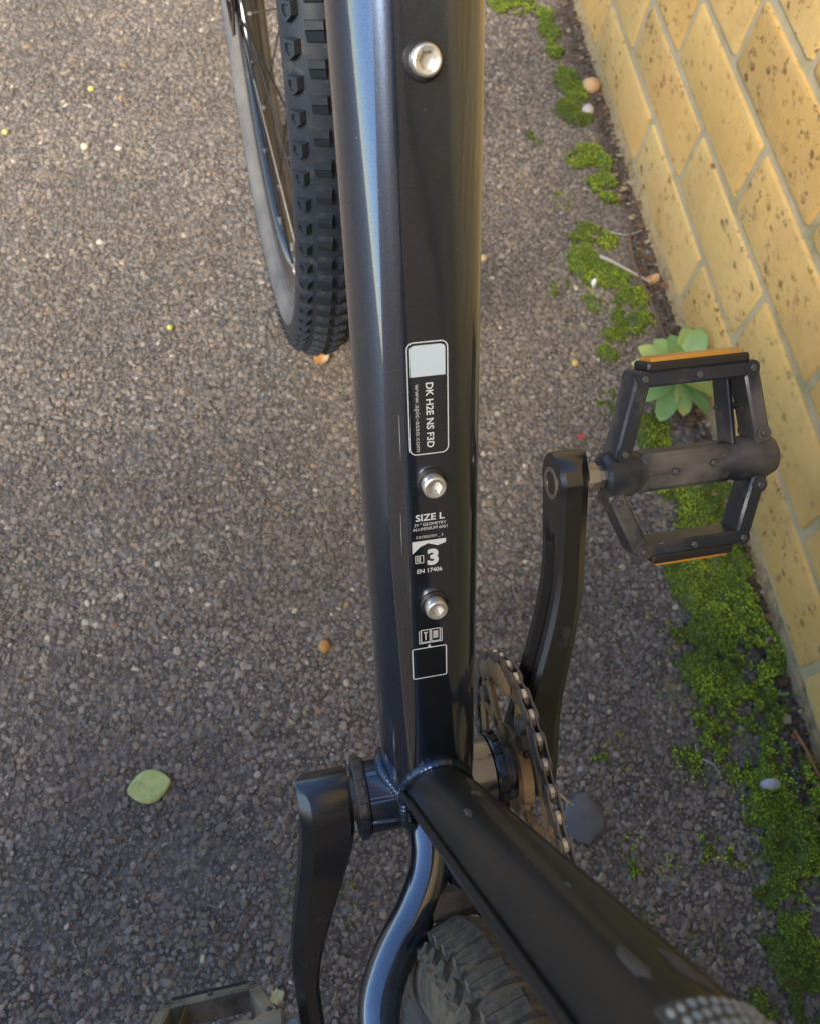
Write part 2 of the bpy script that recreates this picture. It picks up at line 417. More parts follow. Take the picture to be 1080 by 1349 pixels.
# added timber screen, unseen behind camera, to shade the lower half and reflect brown
M['timber'] = simple('brown_timber', (.66, .42, .24), .7, bump=(120, .5, .001), dust=((.56, .36, .21), .4, 12))
gate = tag(bpy.data.objects.new('added_shade_gate', None), 'added brown close boarded timber gate, unseen behind the camera, shading the lower half', 'gate'); col.objects.link(gate); gate.location = (0, -1.02, 0)
gb = MB().box((0, 0, GH / 2 + .02), (.068, .011, GH / 2 - .02), bev=.004).mesh('board', M['timber'], False)
for k in range(14): obj('board', gb, gate, Matrix.Translation((WX - .10 - .143 * k, random.uniform(-.002, .002), random.uniform(-.004, .004))))
for z in (.3, GH - .3): MB().box((WX - .10 - .143 * 6.5, -.035, z), (1.0, .022, .045), bev=.004).obj('rail', M['timber'], gate, smooth=False)
for x in (WX - .012 - .05, WX - 2.12): MB().box((x, -.035, GH / 2 + .04), (.045, .045, GH / 2 + .04), bev=.006).obj('post', M['timber'], gate, smooth=False)

# ------------------------------------------------------------------ moss
BL_M = [(690,8,18,1),(660,5,14,1),(715,20,14,1),(722,45,15,1),(728,70,13,1),(745,105,17,1),(741,98,12,1),(757,122,15,1),(750,150,17,1),(764,158,13,1),
 (775,205,16,1),(755,212,14,.8),(790,215,13,1),(790,245,19,1),(801,262,13,1),(755,315,11,.9),(775,308,15,1),(797,318,15,1),(770,345,22,1),(788,367,25,1),
 (820,385,25,1),(782,400,16,1),(845,396,14,1),(825,425,21,1),(850,420,15,1),(805,445,13,1),(800,468,13,1),(700,190,10,.5),(690,185,9,.5),(740,265,10,.5),(735,380,9,.4),
 (800,520,9,.6),(797,540,9,.5),(857,570,22,1),(843,556,15,.9),(872,585,14,.9),(900,650,22,1),(926,650,25,1),(950,662,25,1),(932,684,30,1),(880,655,15,.9),(905,702,30,1),(940,722,30,1),(870,725,16,.7),
 (960,742,35,1),(902,745,28,1),(930,785,38,1),(970,792,32,1),(940,835,38,1),(985,832,32,1),(930,885,34,.95),(975,885,38,1),(1010,872,22,.9),(940,938,36,.95),(990,932,42,1),(1030,955,26,.9),
 (970,985,38,.9),(1020,1005,42,1),(1062,1012,26,1),(985,1045,26,.7),(1015,1062,38,1),(1060,1072,42,1),(1042,1125,42,1),(1075,1155,34,.9),(1000,1140,26,.6),(1032,1185,38,1),(1070,1225,34,.9),
 (1010,1232,24,.6),(1052,1275,34,.8),(1075,1330,34,.9),(1000,1335,24,.7),(940,1120,18,.45),(885,1140,16,.4),(845,1240,20,.5),(815,985,16,.5),(800,1010,14,.4),(815,870,12,.3),(905,1010,20,.4),
 (390,1185,22,.35),(380,1160,14,.3),(455,1190,20,.3),(470,1225,14,.3),(830,1120,18,.35),(870,1280,26,.45),(930,1240,24,.35),(780,900,14,.25),(885,900,22,.5),(900,850,22,.5)]
step = .0022; mx0, mx1, my0, my1 = -.2, WX - .002, -.25, 1.35
gx, gy = np.meshgrid(np.arange(mx0, mx1, step), np.arange(my0, my1, step))
mask = np.zeros_like(gx)
for px, py, r_, s_ in BL_M:
    c = G(px, py); e = G(px + r_ * (1.6 if s_ < .6 else 1.08), py); rr = max(np.linalg.norm(e - c), .005)
    d2 = ((gx - c[0]) ** 2 + ((gy - c[1]) / 1.15) ** 2) / rr ** 2
    mask = np.maximum(mask, s_ * np.clip(1.35 - d2 * .85, 0, 1.0))
nz = fieldnoise(gx, gy, 60, 1) * .50 + fieldnoise(gx, gy, 140, 2) * .42 + fieldnoise(gx, gy, 22, 6) * .55
dens = np.clip((mask * 1.05 + nz * 1.75 - 1.74 - .20 * np.clip((.42 - gy) / .3, 0, 1)) * 2.6, 0, 1) * (mask > .03)
Hm = dens * (.002 + .0085 * np.clip(fieldnoise(gx, gy, 75, 8) * 1.2 - .1, 0, 1) * np.clip(mask, 0, 1))
t = NT('moss'); a = t.n('Attribute'); a.attribute_name = 'col'
t.set(Base_Color=a.outputs['Color'], Roughness=.75, Subsurface_Weight=0.0); M['moss'] = t.m
# cushion surface
ok = dens > .12; idx = -np.ones(gx.shape, int); idx[ok] = np.arange(ok.sum())
Vm = np.stack([gx[ok] + rng.normal(0, .0004, ok.sum()), gy[ok] + rng.normal(0, .0004, ok.sum()), Hm[ok] + .0008 + rng.uniform(0, .001, ok.sum())], 1)
q = (ok[:-1, :-1] & ok[1:, :-1] & ok[:-1, 1:] & ok[1:, 1:]); a0, b0, c0, d0 = idx[:-1, :-1][q], idx[:-1, 1:][q], idx[1:, 1:][q], idx[1:, :-1][q]
Tm = np.concatenate([np.stack([a0, b0, c0], 1), np.stack([a0, c0, d0], 1)])
Cm = np.tile(np.array([[.07, .10, .012]]), (len(Tm), 1)) * rng.uniform(.6, 1.3, (len(Tm), 1))
# leaf tufts
prob = np.where(ok, np.clip(dens, .15, 1) ** 1.3, np.clip(mask - .25, 0, .10)) * .88
pick = rng.random(gx.shape) < prob
tx, ty, th_ = gx[pick] + rng.uniform(-.001, .001, pick.sum()), gy[pick] + rng.uniform(-.001, .001, pick.sum()), Hm[pick]
nt = len(tx); nl = 6
hue = fieldnoise(tx, ty, 30, 9); hue2 = fieldnoise(tx, ty, 10, 12)
ca = np.array([.17, .27, .014]); cbb = np.array([.42, .54, .03]); cc_ = np.array([.075, .10, .014])
tc = ca + (cbb - ca) * np.clip(hue * 1.7 - .35, 0, 1)[:, None]; tc = tc + (cc_ - tc) * np.clip(hue2 * 2 - 1.1, 0, .8)[:, None]
tc *= rng.uniform(.65, 1.3, (nt, 1)); low = np.clip((.55 - ty) / .35, 0, 1)[:, None]; tc = tc * (1 + .38 * low); tc = np.where(rng.random((nt, 1)) < .07 + .05 * low, np.array([[.14, .10, .04]]), tc)  # lower tufts coloured brighter to make up for the shade there
Vt, Tt, Ct = [], [], []; base = len(Vm)
for k in range(nl):
    an = rng.uniform(0, 2 * np.pi, nt); el = rng.uniform(.25, 1.2, nt); L = rng.uniform(.0014, .0032, nt); w = L * .20
    dx, dy, dz = np.cos(an) * np.cos(el), np.sin(an) * np.cos(el), np.sin(el)
    b = np.stack([tx, ty, th_ + .0006], 1); tip = b + np.stack([dx, dy, dz], 1) * L[:, None]; side = np.stack([-np.sin(an), np.cos(an), 0 * an], 1) * w[:, None]
    mid = b + (tip - b) * .5; V3 = np.stack([b, mid + side, tip, mid - side], 1).reshape(-1, 3); Vt.append(V3)
    o_ = base + np.arange(nt) * 4; Tt.append(np.stack([o_, o_ + 1, o_ + 2], 1)); Tt.append(np.stack([o_, o_ + 2, o_ + 3], 1)); base += nt * 4
    cc2 = tc * rng.uniform(.8, 1.2, (nt, 1)); Ct += [cc2, cc2]
me = fastmesh('moss', np.concatenate([Vm] + Vt), np.concatenate([Tm] + Tt), M['moss'], np.concatenate([Cm] + Ct))
obj('moss', me, kind='stuff'); print('moss tufts', nt)

# ------------------------------------------------------------------ litter on the ground
def leafmat(name, c1_, c2_, sc=120):
    t = NT(name); v = t.coord(); t.set(Base_Color=t.mix(t.ramp(t.noise(v, sc * .7, 5, .7), [(.62, 0), (.70, .8)]), t.mix(t.ramp(t.noise(v, sc, 4), [(.4, 0), (.65, 1)]), c1_, c2_), (.30, .20, .07)), Roughness=.55)
    sx = t.n('SeparateXYZ'); tc_ = t.n('TexCoord'); t.l(tc_.outputs['Object'], sx.inputs[0])
    ab = t.n('Math', operation='ABSOLUTE'); t.l(sx.outputs[1], ab.inputs[0]); sm_ = t.n('Math', operation='SUBTRACT'); t.l(sx.outputs[0], sm_.inputs[0]); t.l(ab.outputs[0], sm_.inputs[1])
    pp = t.n('Math', operation='PINGPONG'); t.l(sm_.outputs[0], pp.inputs[0]); pp.inputs[1].default_value = .0025
    mn = t.n('Math', operation='MINIMUM'); t.l(pp.outputs[0], mn.inputs[0]); t.l(ab.outputs[0], mn.inputs[1])
    vein = t.ramp(mn.outputs[0], [(0, 0), (.0007, 1)]); t.bump(vein, .5, .0005, t.bump(t.noise(v, 400, 4), .4, .0006)); return t.m
def leaf_obj(name, px, py, L, W, rot, mat, label, cat='leaf', z=.003, curl=.12, lobes=0, stalk=0.0, parent=None):
    x, y = G(px, py); n = 14; V = []; Fc = []; r = random.Random(px)
    for i in range(n + 1):
        s = i / n; w = W / 2 * math.sin(math.pi * min(1, s * .97 + .02)) ** .75 * (1 + lobes * math.sin(s * 19 + px)) ; 
        for k in (-1, -.5, 0, .5, 1):
            V.append((s * L - L / 2, w * k, curl * L * ((s - .5) ** 2 * 2 + .6 * abs(k) ** 2 * w / W) + .0003 * r.uniform(-1, 1)))
    for i in range(n):
        for k in range(4): Fc.append((i * 5 + k, i * 5 + k + 1, i * 5 + k + 6, i * 5 + k + 5))
    me = mkmesh(name, V, Fc, mat, True)
    o = obj(name, me, None, Matrix.Translation((x, y, z)) @ Matrix.Rotation(rot, 4, 'Z'))
    md = o.modifiers.new('thick', 'SOLIDIFY'); md.thickness = .0004
    if stalk: MB().tube([(-L / 2, 0, .0005), (-L / 2 - stalk * .6, .001, .001), (-L / 2 - stalk, .002, .0005)], .0005, 6).obj('stalk', M['twig'], o)
    return tag(o, label, cat)
M['twig'] = simple('twig_bark', (.16, .10, .06), .85, bump=(400, .6, .001))
M['twig_grey'] = simple('weathered_twig', (.40, .38, .34), .85, bump=(400, .6, .001))
LY = leafmat('yellow_green_leaf', (.55, .60, .22), (.42, .50, .16)); LO = leafmat('orange_leaf', (.62, .27, .06), (.75, .62, .42), 60)
LB = leafmat('tan_leaf', (.55, .34, .15), (.38, .2, .08)); LP = leafmat('pale_yellow_leaf', (.62, .56, .27), (.5, .42, .2)); LG = leafmat('fresh_green', (.30, .50, .15), (.2, .4, .1))
leaf_obj('fallen_leaf', 198, 1037, .040, .031, .15, LY, 'oval yellow green leaf lying flat on the open asphalt', curl=.08, stalk=.007)
leaf_obj('fallen_leaf', 424, 474, .026, .018, 1.0, LO, 'orange and white leaf scrap beside the front tyre', 'leaf', curl=.3, z=.004)
leaf_obj('fallen_leaf', 366, 1313, .0135, .012, .4, LP, 'pale yellow leaf scrap between the left pedal and left crank', 'leaf', lobes=.2)
leaf_obj('fallen_leaf', 840, 232, .024, .017, 1.3, LB, 'brown curled leaf against the wall foot above the moss', 'leaf', curl=.5)
leaf_obj('fallen_leaf', 1029, 914, .014, .006, -.2, LG, 'small bright green leaf on dark soil at the wall foot', 'leaf')
leaf_obj('fallen_leaf', 857, 372, .024, .015, .5, LB, 'brown crumpled leaf behind the grey stick at the wall', 'leaf', curl=.5)
leaf_obj('fallen_leaf', 943, 808, .012, .010, .5, LP, 'cream scrap on the moss beside the wall foot right of the pedal', 'leaf')
leaf_obj('petal', 764, 577, .011, .006, .3, simple('red_petal', (.55, .07, .07), .6), 'tiny red petal on the asphalt left of the pedal axle', 'petal')
def pebble(px, py, r_, asp, h, mat, label, cat='stone', name='pebble', pear=0.0):
    x, y = G(px, py); rr = random.Random(int(px * 3 + py)); n = 16; rings = []
    for zz, q in ((-.25, .75), (.0, 1), (.35, .98), (.7, .78), (.92, .45), (1., .15)):
        rings.append([(r_ * q * math.cos(a) * (1 - pear * math.sin(a)) * (1 + .05 * math.sin(2 * a + px)), r_ * asp * q * math.sin(a) * (1 + .04 * math.sin(3 * a)), h * zz + .0003 * rr.uniform(-1, 1)) for a in np.linspace(0, 2 * math.pi, n, endpoint=False)])
    rings = [[tuple(Vector(p) * (1 + .16 * noise.noise(Vector(p) * 110 + Vector((px, py, 0))) + .07 * noise.noise(Vector(p) * 400))) for p in rg] for rg in rings]
    return MB().loft(rings).obj(name, mat, None, Matrix.Translation((x, y, .002)) @ Matrix.Rotation(rr.uniform(-.2, .2), 4, 'Z'), sharp=60, label=label, category=cat) if False else \
        tag(MB().loft(rings).obj(name, mat, None, Matrix.Translation((x, y, .002)) @ Matrix.Rotation(rr.uniform(-.2, .2), 4, 'Z'), sharp=60), label, cat)
sm = lambda n, c, r_=.7: simple(n, c, r_, bump=(350, .4, .0008))
pebble(777, 116, .0145, .85, .014, sm('tan_stone', (.62, .40, .20)), 'rounded orange tan stone tucked against the wall foot')
pebble(773, 148, .009, 1.1, .010, sm('pale_stone', (.55, .50, .45)), 'small pale grey stone just below the orange tan stone')
pebble(768, 1076, .0195, 1.18, .004, simple('grey_flint', (.12, .122, .135), .35, bump=(200, .4, .001), dust=((.2, .2, .2), .3, 90)), 'flat teardrop shaped grey stone right of the chain', pear=.28)
pebble(1012, 1034, .011, .7, .008, sm('white_stone', (.50, .50, .52)), 'angular pale grey stone sunk in the lower moss')
pebble(893, 397, .005, 1.5, .007, sm('chalk', (.7, .68, .63)), 'white pebble beside the thin stem at the wall foot')
pebble(780, 376, .0035, 1.1, .012, sm('chalk2', (.8, .8, .76)), 'tiny white pebble sitting in the upper moss')
pebble(428, 853, .006, 1.2, .005, sm('orange_stone', (.50, .27, .08)), 'small orange brown stone left of the down tube')
pebble(225, 433, .0042, .8, .005, sm('lemon', (.62, .60, .14)), 'tiny lemon yellow chip left of the front wheel bottom', 'chip', 'yellow_chip')
pebble(121, 119, .0045, .8, .005, sm('lemon2', (.66, .66, .16)), 'tiny bright yellow chip near the top left corner', 'chip', 'yellow_chip')
pebble(8, 176, .0045, .8, .005, sm('lemon3', (.60, .62, .20)), 'tiny yellow chip at the left edge of the asphalt', 'chip', 'yellow_chip')
pebble(113, 195, .0050, .9, .005, sm('cream', (.78, .72, .45)), 'cream coloured chip below the bright yellow chip', 'chip', 'cream_chip')
pebble(635, 342, .006, .8, .006, sm('straw', (.66, .52, .28)), 'straw coloured pebble right of the down tube')
pebble(756, 480, .0045, 1, .005, sm('gold', (.60, .45, .16)), 'golden pebble on asphalt left of the succulent')
def twig(pts, r_, mat, label, name='twig', cat='twig'):
    P = [(*G(px, py, z), z) for px, py, z in pts]; P = spline(P, 4 * len(P)); o = np.array(P[0]); n_ = len(P)
    mb = MB().tube([np.array(p) - o for p in P], [r_ * (1 - .45 * i / n_) * (1 + .12 * math.sin(i * 2.3)) for i in range(n_)], 8)
    return tag(mb.obj(name, mat, None, Matrix.Translation(o)), label, cat)
twig([(790, 337, .012), (808, 345, .013), (832, 358, .010), (856, 371, .006)], .0024, M['twig_grey'], 'pale grey stick lying across the upper moss', 'stick', 'stick')
twig([(828, 306, .012), (835, 345, .014), (858, 400, .012), (874, 440, .008), (884, 468, .005)], .0016, M['twig'], 'long thin brown stem along the wall foot above the succulent', 'stem', 'stem')
twig([(1046, 962, .006), (1062, 988, .010), (1078, 1020, .008), (1098, 1052, .006)], .0021, simple('red_twig', (.28, .11, .06), .7), 'reddish brown twig against the wall foot at the right edge')
twig([(803, 305, .008), (825, 309, .009), (846, 303, .008)], .0010, M['twig_grey'], 'thin pale twig touching the wall above the grey stick')
twig([(925, 1000, .007), (940, 1008, .008), (948, 1022, .007)], .0009, M['twig_grey'], 'short pale straw lying on the lower moss', 'straw', 'straw')
twig([(737, 1046, .004), (747, 1056, .005), (757, 1062, .004)], .0012, simple('straw_bit', (.55, .42, .2), .7), 'short yellow straw beside the teardrop stone', 'straw', 'straw')

# crumbs of dead leaf in the gutter along the wall: nobody could count them
t = NT('leaf_crumb'); a = t.n('Attribute'); a.attribute_name = 'col'; t.set(Base_Color=a.outputs['Color'], Roughness=.8); M['crumb'] = t.m
V, T_, C_ = [], [], []
for i in range(420):
    y = random.uniform(-.2, 1.35); x = WX - .004 - abs(random.gauss(0, .016)); z = random.uniform(.003, .008); r_ = random.uniform(.0012, .0048) * (1 if random.random() < .8 else 1.6)
    an = random.uniform(0, 6.28); b = len(V); k = random.choice((4, 5)); el_ = random.uniform(.35, 1)
    for j in range(k): q_ = an + 6.283 * j / k + random.uniform(-.3, .3); V.append((x + r_ * math.cos(q_), y + r_ * el_ * math.sin(q_), z + random.uniform(-.0012, .0016)))
    c_ = random.choice([(.20, .11, .05), (.12, .07, .035), (.30, .19, .09), (.07, .045, .03), (.36, .30, .2)])
    for j in range(1, k - 1): T_.append((b, b + j, b + j + 1)); C_.append(c_)
obj('leaf_litter', fastmesh('leaf_litter', np.array(V), np.array(T_), M['crumb'], np.array(C_)), kind='stuff')

# succulent at the wall foot
t = NT('succulent_leaf'); v = t.coord((1, 1, 1), 'Object', 9.0)
oi = t.n('ObjectInfo'); cs = t.ramp(oi.outputs['Random'], [(0, (.15, .29, .09)), (.5, (.29, .42, .12)), (1, (.50, .53, .15))])
t.set(Base_Color=t.mix(t.ramp(t.noise(v, 60, 4), [(.4, 0), (.7, .5)]), cs, (.22, .38, .20)), Roughness=.38, Subsurface_Weight=.05, Subsurface_Radius=(.01, .01, .01)); M['succ'] = t.m
sx_, sy_ = G(886, 511); sx_ = min(sx_, WX - .03)
pl = tag(bpy.data.objects.new('succulent_plant', None), 'pale green succulent rosette growing at the wall foot behind the right pedal', 'plant'); col.objects.link(pl); pl.location = (sx_, sy_, 0)
def sleaf(L, W):
    rings = []
    for i in range(11):
        s = i / 10; w = W / 2 * (.16 + .84 * math.sin(math.pi * min(1, s ** 1.25 * .93 + .02)) ** .8) if s < 1 else .001; th = .0026 * (1 - .55 * s) * (1 if s < .97 else .3)
        up = .22 * L * math.sin(s * 1.7) - .10 * L * s * s
        rings.append([(s * L, w * math.cos(a), up + th / 2 * math.sin(a) + .18 * w * abs(math.cos(a))) for a in np.linspace(0, 2 * math.pi, 12, endpoint=False)])
    return MB().loft(rings)
SL = [sleaf(.054, .026).mesh('leaf', M['succ'], True, 80), sleaf(.062, .025).mesh('leaf', M['succ'], True, 80), sleaf(.044, .024).mesh('leaf', M['succ'], True, 80)]
#        angle(deg from +x, anticlockwise), elevation, mesh, height
for an, el, mi, z in [(158, 14, 1, .016), (142, 22, 1, .022), (122, 26, 0, .026), (100, 30, 1, .028), (78, 34, 0, .030), (60, 48, 0, .030), (176, 20, 0, .020), (203, 6, 1, .014),
                      (236, 4, 1, .014), (262, 2, 0, .016), (292, 6, 1, .018), (318, 14, 0, .018), (130, 55, 2, .032), (215, 50, 2, .030), (300, 52, 2, .030), (30, 58, 2, .03)]:
    obj('leaf', SL[mi], pl, Matrix.Translation((0, 0, z)) @ Matrix.Rotation(R(an), 4, 'Z') @ Matrix.Rotation(R(-el * .8 + 10), 4, 'Y') @ Matrix.Rotation(R(random.uniform(-16, 16)), 4, 'X') @ Matrix.Scale(random.uniform(.80, 1.10), 4))
MB().tube([(0, 0, -.004), (0, 0, .015), (0, 0, .036)], [.006, .006, .004], 10).obj('stem', simple('succulent_stem', (.2, .25, .12), .6), pl)

# ------------------------------------------------------------------ bicycle
YAW, LEAN, HB = .07414, .02177, .3437
bike = tag(bpy.data.objects.new('mountain_bike', None), 'dark metallic mountain bike with muddy chainring and flat pedals standing beside the brick wall', 'bicycle')
col.objects.link(bike); bike.location = (.04957, .0551, 0); bike.rotation_euler = (0, LEAN, YAW)
TH = .93757; D = np.array([0, math.cos(TH), math.sin(TH)]); N = np.array([0, -math.sin(TH), math.cos(TH)]); BB = np.array([0, 0, HB])
SA = 1.24287; DS = np.array([0, -math.cos(SA), math.sin(SA)]); NS = np.array([0, math.sin(SA), math.cos(SA)])
X3 = np.array([1., 0, 0])
def dt_a(s): return .0252 + .0029 * s / .45
def dt_surf(x, s, lift=.00012):
    a = dt_a(s); b = a * .97; y = b * max(0, 1 - abs(x / a) ** 2.2) ** (1 / 2.2); return BB + D * s + X3 * x + N * (min(y, .93 * b) + lift)
# wheel centres and steering
HA = R(67.5); AX = Vector((0, -math.cos(HA), math.sin(HA))); FC = Vector((-.0035, .7322, .3479)); WS = .9525
AP = FC + Vector((0, -.0442 * math.sin(HA), -.0442 * math.cos(HA)))
ST4 = Matrix.Translation(FC) @ Matrix.Rotation(.0347, 4, 'Z') @ Matrix.Rotation(-.006, 4, 'Y') @ Matrix.Scale(WS, 4)     # front wheel space
STF = Matrix.Translation(AP) @ Matrix.Rotation(.0347, 4, AX) @ Matrix.Translation(-AP)         # turns frame coords with the fork
crown = AP + AX * .50; htop = AP + AX * .665

# down tube
mb = MB(); rings = []
path = [BB + D * s for s in np.linspace(.0, .50, 26)]
end = np.array(AP + AX * .60); p1 = BB + D * .56
path += [p for p in spline([BB + D * .46, BB + D * .50, BB + D * .56 + N * -.004, end], 24)][9:]
for i, p in enumerate(path):
    s = i * .02 if i < 26 else .5; tdir = path[min(i + 1, len(path) - 1)] - path[max(i - 1, 0)]; tdir = tdir / np.linalg.norm(tdir)
    nn = np.cross(X3, tdir); a = dt_a(s); b = a * .97
    ring = []
    for k in range(56):
        an = 2 * math.pi * (k + .5) / 56; c, sn_ = math.cos(an), math.sin(an)
        x = a * math.copysign(abs(c) ** (2 / 2.2), c); y = b * math.copysign(abs(sn_) ** (2 / 2.2), sn_); y = min(y, .935 * b)
        ring.append(p + X3 * x + nn * y)
    rings.append(ring)
mb.loft(rings)
dt = mb.obj('down_tube', M['paint'], bike, sharp=40)
# seat tube, bottom bracket shell, stays, top tube, head tube, fork
stt = MB().tube([BB + DS * s for s in np.linspace(0, .455, 24)], [.0172] * 24, 40).obj('seat_tube', M['paint_dusty'], bike)
seat_top = BB + DS * .455
MB().lathe([(-.0360, .0195), (-.0355, .0208), (.0355, .0208), (.0360, .0195)], 48, Matrix.Translation(BB)).obj('bottom_bracket_shell', M['paint'], bike)
for s in (-1, 1):
    mb = MB(); pr_ = [(.0362, .012), (.0362, .0215), (.0378, .0222)] ; mb.lathe([(s * a, b) for a, b in pr_] + [(s * .0415, .0222), (s * .0425, .0200), (s * .0425, .012)], 48, Matrix.Translation(BB))
    for k in range(16):
        an = 2 * math.pi * k / 16; mb.box(BB + np.array([s * .0397, .0223 * math.cos(an), .0223 * math.sin(an)]), (.0019, .0024, .0008), [(1, 0, 0), (0, -math.sin(an), math.cos(an)), (0, math.cos(an), math.sin(an))])
    mb.obj('bearing_cup', M['anod_pedal'] if s < 0 else M['anod'], bike, sharp=40)
MB().lathe([(-.05, .0075), (-.05, .0122), (.06, .0122), (.06, .0075)], 32, Matrix.Translation(BB)).obj('crank_spindle', M['steel_dull'], bike)
# weld beads
def bead(pts, r_, name='weld_bead'):
    P = spline(pts, 110); rad = [r_ * (1.25 + .10 * abs(math.sin(i * .5 * math.pi / 2.6)) + .10 * noise.noise(Vector((i * .13, r_, 0)))) for i in range(len(P))]
    return MB().tube(P, rad, 12).obj(name, M['weld'], bike, sharp=80)
pts = []
for ph in np.linspace(-1.75, 1.75, 26):
    xx, fr_ = .0172 * math.sin(ph), .0172 * math.cos(ph); a_ = dt_a(.04)
    hh = a_ * .97 * max(0.15, 1 - abs(xx / a_) ** 2.2) ** (1 / 2.2)
    s_ = (hh + fr_ * math.cos(math.pi - SA - TH)) / math.sin(math.pi - SA - TH)
    pts.append(BB + DS * max(s_, .020) + NS * (fr_ + .001) + X3 * xx * 1.04)
bead(pts, .0026)
bead([BB + np.array([x, .0208 * math.cos(a) + .001, .0208 * math.sin(a) + .001]) for x, a in ((-.024, .25), (-.0262, .8), (-.0255, 1.25), (-.0205, 1.75), (-.0165, 2.1))], .0024)
bead([BB + np.array([x, .0215 * math.cos(a), .0215 * math.sin(a)]) for x, a in ((-.0165, 1.9), (-.0175, 2.25), (-.0165, 2.7), (-.006, 2.95), (.004, 3.0))], .0024)
# chainstays
for s in (-1, 1):
    ctl = [(s * .0045, -.010, .344), (s * .0050, -.0257, .344), (s * .0062, -.036, .344), (s * .0105, -.048, .344), (s * .0200, -.0628, .344), (s * .0332, -.0783, .344), (s * .0416, -.0906, .344),
           (s * .0470, -.1033, .344), (s * .0492, -.122, .345), (s * .053, -.17, .346), (s * .060, -.27, .347), (s * .068, -.36, .349), (s * .070, -.418, .3505)]
    P = spline(ctl, 60); rad = [.0112 if i < 34 else .0112 - .0035 * (i - 34) / 26 for i in range(60)]
    MB().tube(P, rad, 28).obj('chain_stay', M['paint'], bike)
    P = spline([(s * .070, -.418, .3505), (s * .066, -.35, .48), (s * .050, -.24, .68), (s * .020, float(seat_top[1]) - .012, float(seat_top[2]) - .03)], 24)
    MB().tube(P, .0085, 20).obj('seat_stay', M['paint'], bike)
mb = MB(); mb.box((.000, -.062, .3435), (.020, .0085, .008), bev=.004); mb.obj('chain_stay_bridge', simple('dark_mud', (.07, .055, .04), .9, bump=(180, 1., .003), dust=((.15, .11, .07), .4, 70)), bike, label='mud caked bridge between the chain stays')
MB().tube(spline([seat_top - DS * .03, seat_top + np.array([0, .22, .085]), np.array(AP + AX * .645)], 16), [.019] * 16, 32).obj('top_tube', M['paint'], bike)
MB().tube([AP + AX * .535, AP + AX * .665], .024, 32).obj('head_tube', M['paint'], bike)
fk = MB()
for s in (-1, 1):
    P = [STF @ Vector(p) for p in [tuple(Vector((s * .064, 0, 0)) + FC), tuple(Vector((s * .064, 0, 0)) + AP + AX * .10), tuple(Vector((s * .064, 0, 0)) + AP + AX * .32)]]
    fk.tube(P, [.014, .020, .020], 24); fk.tube([P[2], STF @ Vector(tuple(Vector((s * .064, 0, 0)) + AP + AX * .52))], .016, 24)
fk.tube([STF @ (Vector((-.064, 0, 0)) + AP + AX * .505), STF @ (Vector((0, 0, 0)) + AP + AX * .522), STF @ (Vector((.064, 0, 0)) + AP + AX * .505)], [.019, .024, .019], 20)
fk.obj('fork', M['black'], bike)
MB().tube([AP + AX * .66, AP + AX * .70], .018, 20).obj('headset_spacer', M['black'], bike)
hb0 = AP + AX * .69 + Vector((0, .055, .01))
MB().tube([STF @ (AP + AX * .69), STF @ hb0], .017, 20).obj('stem', M['black'], bike)
MB().tube(spline([STF @ (hb0 + Vector(d)) for d in ((-.36, -.05, .02), (-.2, -.02, .015), (-.06, 0, 0), (.06, 0, 0), (.2, -.02, .015), (.36, -.05, .02))], 30), .0135, 16).obj('handlebar', M['black'], bike)
for s in (-1, 1):
    MB().tube([STF @ (hb0 + Vector((s * .225, -.025, .016))), STF @ (hb0 + Vector((s * .365, -.0505, .0203)))], .0165, 20).obj('grip', M['saddle'], bike)
MB().tube([seat_top - DS * .02, seat_top + DS * .15], .0150, 24).obj('seat_post', M['anod'], bike)
MB().lathe([(-.016, .0165), (-.016, .0225), (.016, .0225), (.016, .0165)], 28, Matrix.Translation(seat_top - DS * .008) @ Vector(DS).to_track_quat('X', 'Y').to_matrix().to_4x4()).obj('seat_clamp', M['anod'], bike)
mb = MB(); rings = []
sc_ = seat_top + DS * .165
for i in range(20):
    s = i / 19; y = -.135 + .275 * s; w = .072 * (1 - s) ** .9 * (1 - .3 * s) + .019 if s < .98 else .014
    if s < .08: w *= .82 + s * 2.2
    rings.append([(sc_[0] + w * math.cos(a) * abs(math.cos(a)) ** -.2 if abs(math.cos(a)) > .01 else sc_[0], sc_[1] + y, sc_[2] + .022 * (1 + .5 * (1 - s) ** 2) * max(math.sin(a), -.35) + .02 * (s - .5) ** 2) for a in np.linspace(0, 2 * math.pi, 24, endpoint=False)])
mb.loft(rings); mb.obj('saddle', M['saddle'], bike, sharp=60)

# cables on the seat tube side
for dxc, r_ in ((-.0182, .0017),):
    MB().tube([BB + DS * s + X3 * dxc + NS * .0035 for s in (.028, .1, .2, .3, .42)], r_, 8).obj('cable', M['black'], stt)
MB().tube([BB + DS * s + X3 * .0178 + NS * .004 for s in (.03, .1, .2, .3, .42)], .0022, 8).obj('cable', M['black'], stt)
